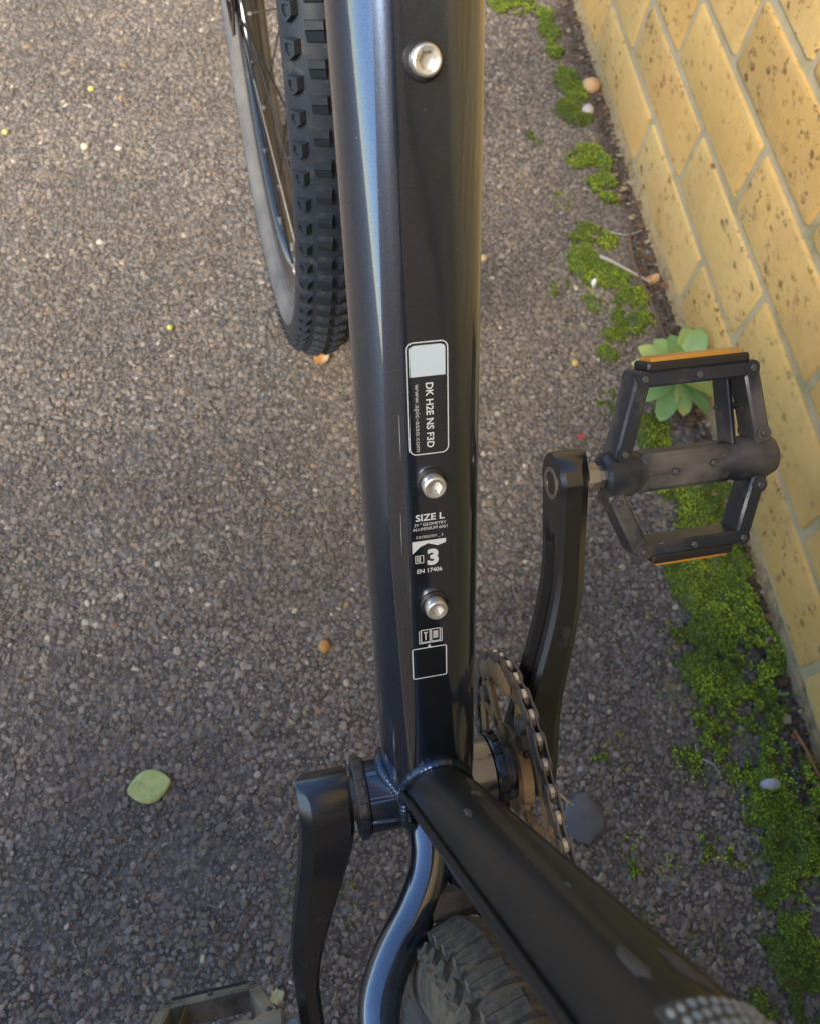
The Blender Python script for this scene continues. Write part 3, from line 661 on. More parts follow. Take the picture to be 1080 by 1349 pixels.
# mud smears and a pale woven band on the seat tube
def st_surf(ph, s, lift=.0004): return BB + DS * s + (X3 * math.sin(ph) + NS * math.cos(ph)) * (.0172 + lift)
for ph0, s0, dp, dsz, sd_ in ((-.15, .288, .16, .011, 1), (.42, .292, .20, .012, 2), (-.35, .135, .10, .009, 3), (.05, .236, .05, .004, 4), (.5, .30, .12, .006, 5)):
    V = [st_surf(ph0, s0, .0012)]; n_ = 26; Fc = []
    for ring_, (q_, l_) in enumerate(((.55, .0010), (1.0, .0001))):
        for k in range(n_):
            an = 2 * math.pi * k / n_; rr_ = q_ * (.75 + .35 * noise.noise(Vector((math.cos(an) * 1.6, math.sin(an) * 1.6, sd_ * 3.1))))
            V.append(st_surf(ph0 + dp * rr_ * math.cos(an), s0 + dsz * rr_ * math.sin(an), l_))
    for k in range(n_):
        j = (k + 1) % n_; Fc += [(0, 1 + k, 1 + j), (1 + k, 1 + n_ + k, 1 + n_ + j, 1 + j)]
    obj('mud_smear', mkmesh('mud_smear', V, Fc, simple('pale_mud', (.065, .058, .046), .95, bump=(500, .8, .0008)), True), stt)
for dd in ([(.10, .110), (.16, .114), (.20, .121)], [(.12, .118), (.17, .114), (.15, .124)], [(.08, .113), (.13, .117), (.16, .115)], [(.15, .106), (.18, .113), (.23, .117)]):
    MB().tube([st_surf(a_, s_, .0004 + .0008 * k) for k, (a_, s_) in enumerate(dd)], .0002, 5).obj('dry_straw', M['twig'], stt)
mb = MB(); rings = []
for s in np.linspace(.309, .345, 8):
    rings.append([st_surf(p, s + .003 * math.sin(p * 1.3), .0012) for p in np.linspace(-.42, 1.4, 24)] + [st_surf(p, s, -.001) for p in np.linspace(1.4, -.42, 24)])
mb.loft(rings); band = mb.obj('woven_band', simple('grey_woven_band', (.07, .062, .05), .9, bump=(900, .6, .0006)), stt, label='pale grey woven band round the seat tube')
mb = MB()
for i in range(9):
    for k in range(9):
        c = st_surf(-.30 + .125 * k + (.062 if i % 2 else 0) + random.uniform(-.015, .015), .3120 + .0044 * i + random.uniform(-.0005, .0005), .0012); nn = c - (BB + DS * ((c - BB) @ DS)); nn = nn / np.linalg.norm(nn); tt_ = np.cross(nn, DS)
        rings = [[c + tt_ * .0009 * q_ * math.cos(a) + DS * .0017 * q_ * math.sin(a) + nn * h_ for a in np.linspace(0, 2 * math.pi, 8, endpoint=False)] for q_, h_ in ((1, -.0004), (.9, .0004), (.4, .0008))]
        mb.loft(rings)
mb.obj('woven_studs', simple('pale_studs', (.27, .27, .25), .5), stt, kind='stuff')

# bolts on the down tube
def bolt(s, tilt=0.0):
    base = dt_surf(0, s, 0) + X3 * .0003; q = Matrix.Translation(base) @ frame4((0, 0, 0), N, X3, -D if False else np.cross(N, X3))
    MB().lathe([(-.001, .003), (-.001, .0068), (.0008, .0068), (.0015, .0060), (.0015, .003)], 32, q).obj('bolt_boss', M['black'], dt)
    ca_ = []; n_ = 36; prof = [(.0010, .0050), (.0052, .0052), (.0061, .0048), (.0064, .0042)]
    m = MB(); rings = [[q @ Vector((x, r_ * math.cos(a), r_ * math.sin(a))) for a in np.linspace(0, 2 * math.pi, n_, endpoint=False)] for x, r_ in prof]
    def hexr(a, r_): k = (a % (math.pi / 3)) - math.pi / 6; return r_ * math.cos(math.pi / 6) / math.cos(k)
    for x, r_ in ((.0061, .0031), (.0030, .0030)):
        rings.append([q @ Vector((x, hexr(a, r_) * math.cos(a), hexr(a, r_) * math.sin(a))) for a in np.linspace(0, 2 * math.pi, n_, endpoint=False)])
    m.loft(rings, True, True); m.obj('cage_bolt', M['steel'], dt, sharp=32)
for s in (.1408, .2040, .3617): bolt(s)

# printing on the down tube: real lettering laid on the curved surface
def text_polys(body, size, bold=0.0):
    cu = bpy.data.curves.new('t', 'FONT'); cu.body = body; cu.size = size; cu.offset = bold; cu.resolution_u = 3; cu.space_character = 1.0
    o = bpy.data.objects.new('t', cu); col.objects.link(o); bpy.context.view_layer.update()
    me = bpy.data.meshes.new_from_object(o.evaluated_get(bpy.context.evaluated_depsgraph_get()))
    V = np.array([v.co[:] for v in me.vertices]); Fc = [tuple(p.vertices) for p in me.polygons]
    bpy.data.objects.remove(o); bpy.data.meshes.remove(me); bpy.data.curves.remove(cu); return V, Fc
def lettering(name, body, x0, s0, width, height, rot=False, mat='print', bold=0.0, lift=.00022):
    """fit the words in a box (mm): upright, or turned to read down the tube"""
    V, Fc = text_polys(body, 1.0, bold); mn, mx = V.min(0), V.max(0)
    U = (V[:, 0] - mn[0]) / (mx[0] - mn[0]); W = (V[:, 1] - mn[1]) / (mx[1] - mn[1])
    if rot: xs, ss = x0 + W * height, s0 - U * width
    else: xs, ss = x0 + U * width, s0 + W * height + U * .0
    return obj(name, mkmesh(name, [dt_surf(a / 1000, b / 1000, lift) for a, b in zip(xs, ss)], Fc, M[mat], False), dt)
def patch(name, poly, mat, lift=.00018, hole=None):
    bm = bmesh.new(); P = poly if hole is None else poly
    if hole is None:
        V = [dt_surf(a / 1000, b / 1000, lift) for a, b in poly]; Fc = [tuple(range(len(poly)))]
    else:
        n_ = len(poly); V = [dt_surf(a / 1000, b / 1000, lift) for a, b in list(poly) + list(hole)]; Fc = [(i, (i + 1) % n_, n_ + (i + 1) % n_, n_ + i) for i in range(n_)]
    bm.free(); return obj(name, mkmesh(name, V, Fc, M[mat], False), dt)
def rrect(x0, x1, y0, y1, r_, k=6, sk=0.0):
    P = []
    for cx, cy, a0 in ((x1 - r_, y1 - r_, 0), (x0 + r_, y1 - r_, 90), (x0 + r_, y0 + r_, 180), (x1 - r_, y0 + r_, 270)):
        for i in range(k + 1): a = R(a0 + 90 * i / k); P.append((cx + r_ * math.cos(a), cy + r_ * math.sin(a)))
    # resample edges so the outline follows the curve of the tube
    out = []
    for i in range(len(P)):
        a, b = P[i], P[(i + 1) % len(P)]; m = max(1, int(math.hypot(b[0] - a[0], b[1] - a[1]) / 1.5))
        out += [(a[0] + (b[0] - a[0]) * j / m, a[1] + (b[1] - a[1]) * j / m) for j in range(m)]
    return out
def grid_patch(name, x0, x1, y0, y1, r_, mat, lift, top_round=True, bot_round=True):
    """a filled label: rows of quads following the tube"""
    V, Fc = [], []; ny = 24; nx = 10
    for j in range(ny + 1):
        y = y0 + (y1 - y0) * j / ny
        ins = 0
        if top_round and y > y1 - r_: ins = r_ - math.sqrt(max(0, r_ ** 2 - (y - y1 + r_) ** 2))
        if bot_round and y < y0 + r_: ins = r_ - math.sqrt(max(0, r_ ** 2 - (y0 + r_ - y) ** 2))
        for i in range(nx + 1): V.append(dt_surf((x0 + ins + (x1 - x0 - 2 * ins) * i / nx) / 1000, y / 1000, lift))
    for j in range(ny):
        for i in range(nx): a = j * (nx + 1) + i; Fc.append((a, a + 1, a + nx + 2, a + nx + 1))
    return obj(name, mkmesh(name, V, Fc, M[mat], True), dt)
grid_patch('sticker_ground', -8.2, 7.3, 218.0, 265.2, 2.4, 'sticker_ground', .00010)
o_ = rrect(-8.9, 7.9, 217.4, 265.8, 3.0); i_ = rrect(-8.45, 7.45, 217.85, 265.35, 2.55)
def ring_patch(name, x0, x1, y0, y1, r_, w, mat, lift=.00020):
    k = 8
    def rr(x0, x1, y0, y1, r_):
        P = []
        for cx, cy, a0 in ((x1 - r_, y1 - r_, 0), (x0 + r_, y1 - r_, 90), (x0 + r_, y0 + r_, 180), (x1 - r_, y0 + r_, 270)):
            for i in range(k + 1): a = R(a0 + 90 * i / k); P.append((cx + r_ * math.cos(a), cy + r_ * math.sin(a)))
        out = []
        for i in range(len(P)):
            a, b = P[i], P[(i + 1) % len(P)]; m = 8 if (i % (k + 1)) == k else 1
            out += [(a[0] + (b[0] - a[0]) * j / m, a[1] + (b[1] - a[1]) * j / m) for j in range(m)]
        return out
    return patch(name, rr(x0, x1, y0, y1, r_), mat, lift, rr(x0 + w, x1 - w, y0 + w, y1 - w, max(r_ - w, .05)))
ring_patch('sticker_border', -8.9, 7.9, 217.4, 265.8, 3.0, .42, 'print')
grid_patch('sticker_panel', -7.6, 6.7, 251.6, 264.4, 1.8, 'print_panel', .00022, True, False)
lettering('sticker_lettering', 'DK H2E NS F3D', -1.5, 248.8, 28.4, 3.1, True, 'print', .015)
lettering('sticker_lettering', 'www.apic-asso.com', -6.6, 248.6, 29.6, 2.5, True, 'print_dim')
lettering('size_lettering', 'SIZE L', -7.4, 185.6, 13.0, 3.4, bold=.02)
lettering('size_lettering', '29 " GEOMETRY', -8.1, 183.1, 14.4, 1.5, bold=.0)
lettering('size_lettering', 'ALUMINIUM 6061', -8.8, 180.9, 15.6, 1.5, bold=.0)
lettering('size_lettering', 'CATEGORY _ 3', -7.4, 176.7, 12.2, 1.5, bold=.0)
patch('category_mark', [(-9.2, 175.5), (-9.2, 169.2), (-5.6, 172.6), (-1.9, 174.0), (2.4, 172.3), (6.1, 173.4), (6.1, 175.5)][::-1], 'print')
lettering('category_figure', '3', -2.5, 162.3, 5.2, 8.6, bold=.05)
lettering('norm_lettering', 'EN 17406', -7.4, 158.6, 11.6, 2.3, bold=.015)
def booklet(x0, x1, y0, y1, w, tool=True):
    h = (y1 - y0); xm = (x0 + x1) / 2
    ring_patch('booklet_mark', x0, xm - .15, y0, y1 - .05 * h, .25, w, 'print'); ring_patch('booklet_mark', xm + .15, x1, y0, y1 - .05 * h, .25, w, 'print')
    if tool:
        patch('booklet_mark', [(x0 - .9, y0 - .6), (x1 + .9, y0 - .6), (x1 + .9, y0 - .15), (x0 - .9, y0 - .15)], 'print')
        for xx in (x0 - .9, x1 + .5): patch('booklet_mark', [(xx, y0 - .1), (xx + .4, y0 - .1), (xx + .4, y1 - .9), (xx, y1 - .9)], 'print')
        xc = (x0 + xm) / 2
        patch('spanner_mark', [(xc - .3, y0 + 1.4), (xc + .3, y0 + 1.4), (xc + .3, y1 - 3.0), (xc + .95, y1 - 2.2), (xc + .75, y1 - 1.5), (xc + .25, y1 - 2.1), (xc - .25, y1 - 2.1), (xc - .75, y1 - 1.5), (xc - .95, y1 - 2.2), (xc - .3, y1 - 3.0)], 'print')
        xc = (x1 + xm) / 2; patch('page_mark', [(xc - 1.2, y0 + 1.8), (xc + 1.2, y0 + 1.8), (xc + 1.2, y1 - 1.8), (xc - 1.2, y1 - 1.8)], 'print_dim')
    else:
        xc = (x0 + xm) / 2; patch('spanner_mark', [(xc - .2, y0 + 1), (xc + .2, y0 + 1), (xc + .2, y1 - 1), (xc - .2, y1 - 1)], 'print')
booklet(-8.1, -4.1, 164.0, 168.4, .32, False)
booklet(-6.6, 3.0, 119.2, 127.2, .45)
ring_patch('box_mark', -11.1, 6.0, 97.6, 116.2, 1.1, .55, 'print')
patch('box_mark', [(-3.6, 116.1), (-1.5, 116.1), (-2.55, 118.0)], 'print')

for x_, s0_, s1_, w_ in ((-6.6, 352, 326, .22), (-8.4, 307, 291, .38), (-12.6, 236, 214, .16), (-13.6, 190, 168, .14), (4.5, 330, 327, .25), (-3.0, 345, 343.5, .3), (9.5, 300, 297.5, .2)):  # thin pale slivers laid along the down tube
    patch('pale_sliver', [(x_ - w_ * .2, s1_), (x_ + w_ * .6, (s0_ + s1_) / 2), (x_ + w_ * .5, s0_), (x_ - w_ * .1, s0_), (x_ - w_ * .5, (s0_ + s1_) / 2)], 'print_dim', .00008)
# cranks
def crank(s, ang, xi_b, xo_b, xi_p, xo_p, notch, mat):
    """s: side; ang: direction of the arm; inner/outer faces at boss (b) and pedal (p) end"""
    A = np.array([0, math.cos(ang), math.sin(ang)]); B = np.array([0, -math.sin(ang), math.cos(ang)]); L = .175; rb, rp = .0185, .0155
    ts = [-rb * math.cos(a) for a in np.linspace(0, math.pi / 2, 9)][:-1] + list(np.linspace(0, L, 34)) + [L + rp * math.sin(a) for a in np.linspace(0, math.pi / 2, 9)][1:]
    rings = []
    for t_ in ts:
        u = min(max(t_ / L, 0), 1); sm_ = u * u * (3 - 2 * u)
        if t_ < 0: h = math.sqrt(max(rb ** 2 - t_ ** 2, 1e-8))
        elif t_ > L: h = math.sqrt(max(rp ** 2 - (t_ - L) ** 2, 1e-8))
        else:
            w1 = min(1, max(0, (t_ - .006) / .045)); w1 = w1 * w1 * (3 - 2 * w1); h = rb + (.0128 - rb) * w1 + (.0012) * max(0, (t_ - .12) / .055)
        h = max(h, .0012)
        bend = min(1, max(0, (u + .02) / .80)); bend = bend * bend * (3 - 2 * bend)
        xi, xo = xi_b + (xi_p - xi_b) * bend, xo_b + (xo_p - xo_b) * min(1, bend * 1.05 + .0)
        c = min(.0062, h * .5); nd = notch * min(1, max(0, (t_ - .028) / .012)) * min(1, max(0, (.150 - t_) / .014)) if notch else 0; nh = h * .46
        # outer half bevelled, inner face with a milled groove
        pts = [(xi, -h + c * .35), (xi + s * c * .35, -h), (xo - s * c, -h), (xo, -h + c * 1.1), (xo, h - c * 1.1), (xo - s * c, h), (xi + s * c * .35, h), (xi, h - c * .35), (xi, nh), (xi + s * nd, nh * .72), (xi + s * nd, -nh * .72), (xi, -nh)]
        rings.append([BB + A * t_ + X3 * x + B * y for x, y in pts])
    o = MB().loft(rings).obj('crank_arm', mat, bike, sharp=38)
    P = BB + A * L
    sgn = -s
    MB().lathe([(xi_p - s * .0004, .0060), (xi_p - s * .0006, .0083), (xi_p + s * .002, .0083)][::1] + [(xi_p + s * .003, .0060)], 28, Matrix.Translation(P), close=True).obj('thread_insert', M['steel_dull'], o)
    m = MB(); m.lathe([(xi_p + s * .0005, .0040), (xi_p + s * .0001, .0058), (xi_p + s * .004, .0060), (xi_p + s * .004, .001), (xi_p + s * .0012, .001)][:3] + [(xi_p + s * .006, .0058)], 24, Matrix.Translation(P)); m.obj('axle_end', M['steel_dull'], o, sharp=30)
    return o, P
CK = .8450
cr, PR = crank(1, CK, .0480, .0730, .0712, .0880, .0042, M['anod'])
cl, PL = crank(-1, CK + math.pi, -.0450, -.0735, -.0760, -.0905, 0, M['anod'])

# pedals
def pedal(s, P, xo, el, mat, left=False):
    E = np.array([0, math.cos(el), math.sin(el)]); Nn = np.array([0, -math.sin(el), math.cos(el)]); X = X3 * s
    c0 = P + X3 * xo
    def W(x, e, n): return c0 + X * x + E * e + Nn * n
    root = None
    out = [(.011, .046), (.016, .0515), (.082, .0515), (.088, .047), (.0975, .006), (.0975, -.006), (.088, -.047), (.082, -.0515), (.022, -.0515), (.016, -.047), (.006, -.012), (.006, .012)]
    # the cage: eight bars of box section round two windows, and the central barrel
    mb = MB()
    def bar(a, b, w, h, bev=.0012, n0=0.0):
        A_, B_ = np.array(a, float), np.array(b, float); dd = B_ - A_; L = np.linalg.norm(dd); dd /= L; pp = np.array([-dd[1], dd[0]])
        ax = [X * dd[0] + E * dd[1], X * pp[0] + E * pp[1], Nn]; mid = (A_ + B_) / 2
        mb.box(W(mid[0], mid[1], n0), (L / 2, w / 2, h / 2), ax, bev)
    T = .0165
    bar((.0300, .0470), (.0880, .0470), .0075, T)                 # front rail
    bar((.0290, -.0405), (.0850, -.0405), .0075, T)               # rear rail
    bar((.0300, .0480), (.0180, .0080), .0085, T * .98)           # inner side, front
    bar((.0285, -.0410), (.0140, -.0080), .0085, T * .98)         # inner side, rear
    bar((.0880, .0480), (.0965, .0080), .0085, T * .98)           # outer side, front
    bar((.0850, -.0410), (.0950, -.0080), .0085, T * .98)
    # deep windows in the side walls: a second thin wall with a slot
    mb.tube([W(.0095, 0, 0), W(.0115, 0, 0), W(.024, 0, 0), W(.033, 0, 0), W(.074, 0, 0), W(.084, 0, 0), W(.0995, 0, 0), W(.1045, 0, 0)], [.0098, .0118, .0120, .0080, .0080, .0118, .0118, .0098], 24)
    mb.box(W(.054, 0, 0), (.0255, .0098, .0078), [X, E, Nn], .0022)
    for xx, ee in ((.0300, .0475), (.0880, .0475), (.0190, .0115), (.0955, .0135), (.0290, -.0410), (.0850, -.0410), (.0155, -.0130), (.0940, -.0135)):
        mb.tube([W(xx, ee, -T / 2 - .0006), W(xx, ee, T / 2 + .0004)], .0041, 14)
    bar((.0760, .0440), (.0800, .0090), .0025, T * .9, .001); bar((.0760, .0270), (.0920, .0270), .003, T * .35, .001, -.005); bar((.0255, .0100), (.0275, .0300), .0014, T * .6, .0005) if False else None
    bar((.0195, .0445), (.0850, .0445), .0014, T * .80, .0005) if False else None
    body = mb.obj('pedal', mat, bike, sharp=30)
    MB().lathe([(s * -.002, .0045), (s * -.002, .0078), (s * .007, .0078), (s * .007, .0060), (s * .012, .0060), (s * .012, .0045)], 8, Matrix.Translation(c0 - X * .0005)).obj('pedal_axle', M['steel_dull'], body, sharp=20)
    pin = MB(); pin.lathe([(0, .0020), (.0016, .0020), (.0022, .0014)], 6); pm = pin.mesh('pin', M['pin'], False)
    q3 = Vector(Nn).to_track_quat('X', 'Z').to_matrix().to_4x4()
    for sg in (1, -1):
        for x, e in ((.0300, .0475), (.0590, .0470), (.0880, .0475), (.0190, .0115), (.0955, .0135), (.0290, -.0410), (.0570, -.0405), (.0850, -.0410), (.0155, -.0130), (.0940, -.0135), (.045, 0), (.066, .002)):
            hgt = (T / 2 - .0004) if e > .003 or e < -.003 else .0100
            obj('pin', pm, body, Matrix.Translation(W(x, e, sg * hgt)) @ (q3 if sg > 0 else Matrix.Rotation(math.pi, 4, Vector(E)) @ q3))
    if not left or True:
        for sg, x0, x1 in ((1, .032, .087), (-1, .034, .080)):
            cx = (x0 + x1) / 2; m = MB(); m.box(W(cx, .0530 if sg > 0 else -.0462, .0), ((x1 - x0) / 2, .0024, .0080), [X, E, Nn], .001); rf = m.obj('reflector_housing', M['black'], body, sharp=30)
            m = MB(); m.box(W(cx, .0562 if sg > 0 else -.0492, 0), ((x1 - x0) / 2 - .0025, .0012, .0062), [X, E, Nn], .0005); m.obj('reflector', M['amber'], body, sharp=30)
    return body
pr_o = pedal(1, PR, .0880, R(40), M['anod_pedal'])
pedal(-1, PL, -.0905, R(-66), M['anod_tan'], True)

# chainring
CX = .0505; RR = .0647
mb = MB(); nT = 32
def ann(mb, r0, r1f, x0, x1, n=128, phase=0.0):
    inn0, out0, inn1, out1 = [], [], [], []
    V = []; Fc = []
    for k in range(n):
        a = 2 * math.pi * k / n; ro = r1f(a)
        for x, r_ in ((x0, r0), (x0, ro), (x1, ro), (x1, r0)): V.append(BB + np.array([x, r_ * math.cos(a), r_ * math.sin(a)]))
    for k in range(n):
        j = (k + 1) % n
        for q_ in range(4): Fc.append((k * 4 + q_, k * 4 + (q_ + 1) % 4, j * 4 + (q_ + 1) % 4, j * 4 + q_))
    mb.add(V, Fc)
ann(mb, .0500, lambda a: RR - .0035 + .0062 * max(0, math.cos(a * nT)) ** .7, CX - .0011, CX + .0011, 256)
ann(mb, .0135, lambda a: .026, CX - .002, CX + .004, 64)
for k in range(4):
    a = CK + .42 + k * math.pi / 2
    for da in (-.20, .20):
        u_ = np.array([0, math.cos(a + da), math.sin(a + da)]); u0 = np.array([0, math.cos(a - da * .6), math.sin(a - da * .6)])
        A_, B_ = BB + X3 * CX + u0 * .022, BB + X3 * CX + u_ * .0530; dd = B_ - A_; L = np.linalg.norm(dd); dd /= L
        mb.box((A_ + B_) / 2, (L / 2, .0042, .0016), [dd, np.cross(X3, dd), X3], .0006)
ring = mb.obj('chainring', M['ring'], bike, sharp=30)
for k in range(4):
    a = CK + .42 + k * math.pi / 2
    MB().lathe([(-.0045, .002), (-.0045, .0052), (.003, .0052), (.003, .002)], 20, Matrix.Translation(BB + np.array([CX, .0500 * math.cos(a), .0500 * math.sin(a)]))).obj('chainring_bolt', M['steel_dull'], ring, sharp=30)
# clod of dried mud caught on the front teeth
mb = MB()
for k in range(9):
    a = .02 + .10 * k; r_ = .0585 - .001 * (k % 3); c = BB + np.array([CX - .0035, r_ * math.cos(a), r_ * math.sin(a)]); rings = []
    for zz in np.linspace(-1, 1, 7):
        q_ = math.sqrt(max(0.02, 1 - zz * zz)); rings.append([c + np.array([zz * .0026, .0062 * q_ * math.cos(b) * (1 + .3 * noise.noise(Vector((b, zz, k)))), .0070 * q_ * math.sin(b) * (1 + .3 * noise.noise(Vector((zz, b, k * 2.))))]) for b in np.linspace(0, 2 * math.pi, 12, endpoint=False)])
    mb.loft(rings)
mb.obj('mud_clod', M['mud'], ring, sharp=60)

# chain: path round the ring, back to the sprocket and home again
RCg, CGY, CGZ, XC = .042, -.418, .3505, .0465
def tang():
    d = math.hypot(CGY, CGZ - HB); base = math.atan2(CGZ - HB, CGY); off = math.acos((RR - RCg) / d); return base - off, base + off
a1, a2 = tang()                # tangent angles, upper (a1) and lower (a2)
pts = []
a2m = a2 - 2 * math.pi if a2 > a1 else a2
for a in np.linspace(a2m, a1, 80): pts.append((CX, RR * math.cos(a), HB + RR * math.sin(a)))
for a in np.linspace(a1, a2m + 2 * math.pi, 60): pts.append((XC + .004, CGY + RCg * math.cos(a), CGZ + RCg * math.sin(a)))
pts.append(pts[0]); pts = np.array(pts)
seg = np.linalg.norm(np.diff(pts, axis=0), axis=1); cum = np.r_[0, np.cumsum(seg)]; nL = int(round(cum[-1] / .0127 / 2)) * 2; pitch = cum[-1] / nL
J = [np.array([np.interp(k * pitch, cum, pts[:, i]) for i in range(3)]) for k in range(nL)]
mb = MB()
for j in J: mb.lathe([(-.0011, .0015), (-.0011, .0038), (.0011, .0038), (.0011, .0015)], 10, Matrix.Translation(j)); 
rol = mb.obj('chain', M['chain_roller'], bike, sharp=30)
mb = MB()
for j in J: mb.lathe([(-.0034, .0005), (-.0034, .0017), (.0034, .0017), (.0034, .0005)], 8, Matrix.Translation(j))
mb.obj('chain_pins', M['chain_plate'], rol, kind='stuff')
def plate_mesh(xa, wth):
    m = MB(); ol = []
    for k in range(9): a = math.pi / 2 + math.pi * k / 8; ol.append((-.00635 + .0041 * math.cos(a), .0041 * math.sin(a)))
    ol.append((0, -.0030))
    for k in range(9): a = -math.pi / 2 + math.pi * k / 8; ol.append((.00635 + .0041 * math.cos(a), .0041 * math.sin(a)))
    ol.append((0, .0030))
    for sg in (-1, 1): m.prism(ol, (0, 0, 0), (0, 1, 0), (0, 0, 1), (1, 0, 0), sg * xa, sg * (xa + wth))
    return m.mesh('chain_link', M['chain_plate'], True, 30)
PI_, PO_ = plate_mesh(.0012, .0009), plate_mesh(.0023, .0009)
for k in range(nL):
    a, b = J[k], J[(k + 1) % nL]; y = (b - a) / np.linalg.norm(b - a); z = np.cross(X3, y); z /= np.linalg.norm(z); x = np.cross(y, z)
    obj('chain_link', PI_ if k % 2 else PO_, rol, frame4((a + b) / 2, x, y, z))
mb = MB()
for k in range(6):
    for a in [0]: mb.lathe([(.031 + k * .0038, .016), (.031 + k * .0038, .048 - k * .004), (.0328 + k * .0038, .048 - k * .004), (.0328 + k * .0038, .016)], 40, Matrix.Translation((0, CGY, CGZ)), close=True)
mb.obj('cassette', M['steel_dull'], bike, sharp=30)

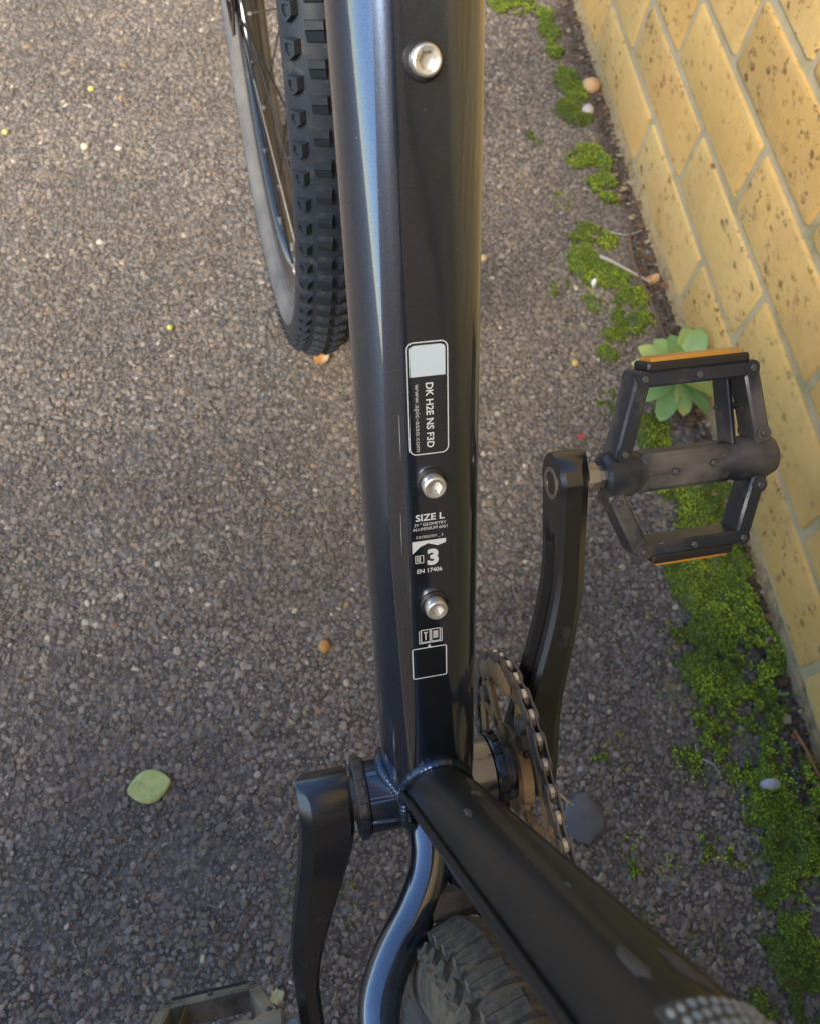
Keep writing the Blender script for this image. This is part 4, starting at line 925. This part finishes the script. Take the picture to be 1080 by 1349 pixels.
# wheels
def wheel(pre, M4, rub, side, a_lo, a_hi, pitch_n, mudk, rotor=True):
    worn = .62 if mudk else 1.0; wide = 1.55 if mudk else 1.0; lng = 1.30 if mudk else 1.0
    Rm, rt = .3345, .0280
    rings = []; n = 144
    prof = []
    for ph in np.linspace(-2.45, 2.45, 40): prof.append((rt * math.sin(ph) * 1.02, Rm + rt * math.cos(ph)))
    mb = MB()
    for k in range(n):
        a = 2 * math.pi * k / n; rings.append([(x, r_ * math.cos(a), r_ * math.sin(a)) for x, r_ in prof])
    mb.loft(rings, close=True); tme = mb.mesh(pre + '_tyre', rub, True, 60)
    tme.materials.append(side)
    for p in tme.polygons:
        c = p.center; r_ = math.hypot(c[1], c[2])
        if r_ < Rm - .004: p.material_index = 1
    ty = obj(pre + '_tyre', tme, bike, M4)
    # knob shapes: side pentagon with a cupped top, centre block with a ramp and a sipe
    ks = MB(); pent = [(-.0042, -.0050), (.0042, -.0056), (.0046, .0018), (.0008, .0066), (-.0042, .0026)]
    h = .0058
    r0 = [(x * 1.18, y * 1.12, -.002) for x, y in pent]; r1 = [(x, y, h) for x, y in pent]; cx = sum(p[0] for p in pent) / 5; cy = sum(p[1] for p in pent) / 5
    r2 = [(cx + (x - cx) * .62, cy + (y - cy) * .62, h) for x, y in pent]; r3 = [(cx + (x - cx) * .5, cy + (y - cy) * .5, h - .0016) for x, y in pent]
    ks.loft([r0, r1, r2, r3]); ksm = ks.mesh('tread_knob', rub, False)
    kc = MB(); h = .0050
    def blk(y0, y1, z0, z1, w=.0058): kc.add([(-w * 1.12, y0 * 1.0 - .0006, -.002), (w * 1.12, y0 - .0006, -.002), (w * 1.12, y1 + .0006, -.002), (-w * 1.12, y1 + .0006, -.002), (-w, y0, z0), (w, y0, z0), (w * .9, y1, z1), (-w, y1, z1)], [(0, 3, 2, 1), (4, 5, 6, 7), (0, 1, 5, 4), (1, 2, 6, 5), (2, 3, 7, 6), (3, 0, 4, 7)])
    blk(-.0050, -.0004, h, h); blk(.0004, .0062, h, h * .45); kcm = kc.mesh('tread_knob', rub, False)
    joined = MB(); dp = 2 * math.pi / pitch_n
    for k in range(pitch_n):
        for ph, me_, sg, st_ in ((-.86, ksm, -1, 0), (.86, ksm, 1, 0), (-.30, kcm, -1, .5), (.30, kcm, 1, .5)):
            a = (k + st_ - .30) * dp
            rv = np.array([0, math.cos(a), math.sin(a)]); tv = np.array([0, -math.sin(a), math.cos(a)]) ; nv = rv * math.cos(ph) + X3 * math.sin(ph); lat = np.cross(tv, nv)
            p = rv * Rm + nv * rt
            kk = frame4(p, lat * sg if False else lat, tv, nv) @ (Matrix.Scale(-1, 4, (1, 0, 0)) if sg > 0 else Matrix()) @ Matrix.Diagonal((wide if me_ is kcm else 1.05, lng, worn, 1))
            deg = math.degrees(a) % 360; inside = (a_lo <= deg <= a_hi) if a_lo < a_hi else (deg >= a_lo or deg <= a_hi)
            if inside: obj('tread_knob', me_, ty, kk @ Matrix.Scale(random.uniform(.94, 1.06), 4))
            else: joined.add([kk @ v.co for v in me_.vertices], [tuple(p_.vertices) for p_ in me_.polygons])
    joined.obj('far_tread_knobs', rub, ty, smooth=False, kind='stuff')
    # rim
    prof = [(-.0135, .3185), (-.0140, .3150), (-.0135, .3080), (-.0115, .3010), (-.0080, .2965), (-.003, .2950), (.003, .2950), (.0080, .2965), (.0115, .3010), (.0135, .3080), (.0140, .3150), (.0135, .3185), (.0115, .3180), (.0110, .3110), (-.0110, .3110), (-.0115, .3180)]
    mb = MB(); mb.loft([[(x, r_ * math.cos(a), r_ * math.sin(a)) for x, r_ in prof] for a in np.linspace(0, 2 * math.pi, 144, endpoint=False)], close=True)
    rim = mb.obj(pre + '_rim', M['rim'], bike, M4, sharp=40)
    mb = MB(); mb.lathe([(-.050, .004), (-.050, .010), (-.034, .011), (-.034, .029), (-.031, .029), (-.030, .014), (.030, .014), (.031, .025), (.034, .025), (.035, .011), (.050, .010), (.050, .004)], 32)
    hub = mb.obj(pre + '_hub', M['black'], bike, M4, sharp=30)
    sp = MB().lathe([(0, .0010), (1, .0010)], 6).mesh('spoke', M['spoke'], True); nip = MB().lathe([(0, .0022), (.011, .0018), (.011, .001)], 6).mesh('spoke_nipple', M['steel'], True)
    for k in range(32):
        ar = 2 * math.pi * (k + .5) / 32; sd2 = -1 if k % 2 else 1; cr_ = 1 if (k // 2) % 2 else -1; ah = ar + cr_ * 1.30
        A_ = Vector((sd2 * .0325, .0245 * math.cos(ah), .0245 * math.sin(ah))); B_ = Vector((sd2 * .003, .2958 * math.cos(ar), .2958 * math.sin(ar)))
        dd = B_ - A_; L = dd.length; q_ = dd.to_track_quat('X', 'Y').to_matrix().to_4x4()
        obj('spoke', sp, rim, Matrix.Translation(A_) @ q_ @ Matrix.Diagonal((L, 1, 1, 1)))
        obj('spoke_nipple', nip, rim, Matrix.Translation(B_ - dd.normalized() * .0095) @ q_)
    if rotor:
        mb = MB()
        V, Fc = [], []; n = 180
        for k in range(n):
            a = 2 * math.pi * k / n; w_ = .0015 * math.sin(a * 12)
            for x, r_ in ((-.0385, .036 + w_), (-.0385, .0480 + w_), (-.0367, .0480 + w_), (-.0367, .036 + w_)): V.append((x, r_ * math.cos(a), r_ * math.sin(a)))
        for k in range(n):
            j = (k + 1) % n
            for q_ in range(4): Fc.append((k * 4 + q_, k * 4 + (q_ + 1) % 4, j * 4 + (q_ + 1) % 4, j * 4 + q_))
        mb.add(V, Fc)
        for k in range(6):
            a = 2 * math.pi * k / 6; u_ = np.array([0, math.cos(a), math.sin(a)]); w_ = np.array([0, math.cos(a + .35), math.sin(a + .35)])
            A_, B_ = u_ * .022 + X3 * -.0376, w_ * .038 + X3 * -.0376; dd = B_ - A_; L = np.linalg.norm(dd); dd = dd / L
            mb.box((A_ + B_) / 2, (L / 2, .0035, .0008), [dd, np.cross(X3, dd), X3])
        mb.obj(pre + '_rotor', M['rotor'], bike, M4, sharp=30)
    return ty
wheel('front', ST4, M['rubber'], M['rubber_side'], 100, 262, 104, 0)
wheel('rear', Matrix.Translation((0, -.4180, .3505)) @ Matrix.Scale(WS, 4), M['rubber_mud'], M['rubber_side'], 318, 60, 84, 1)
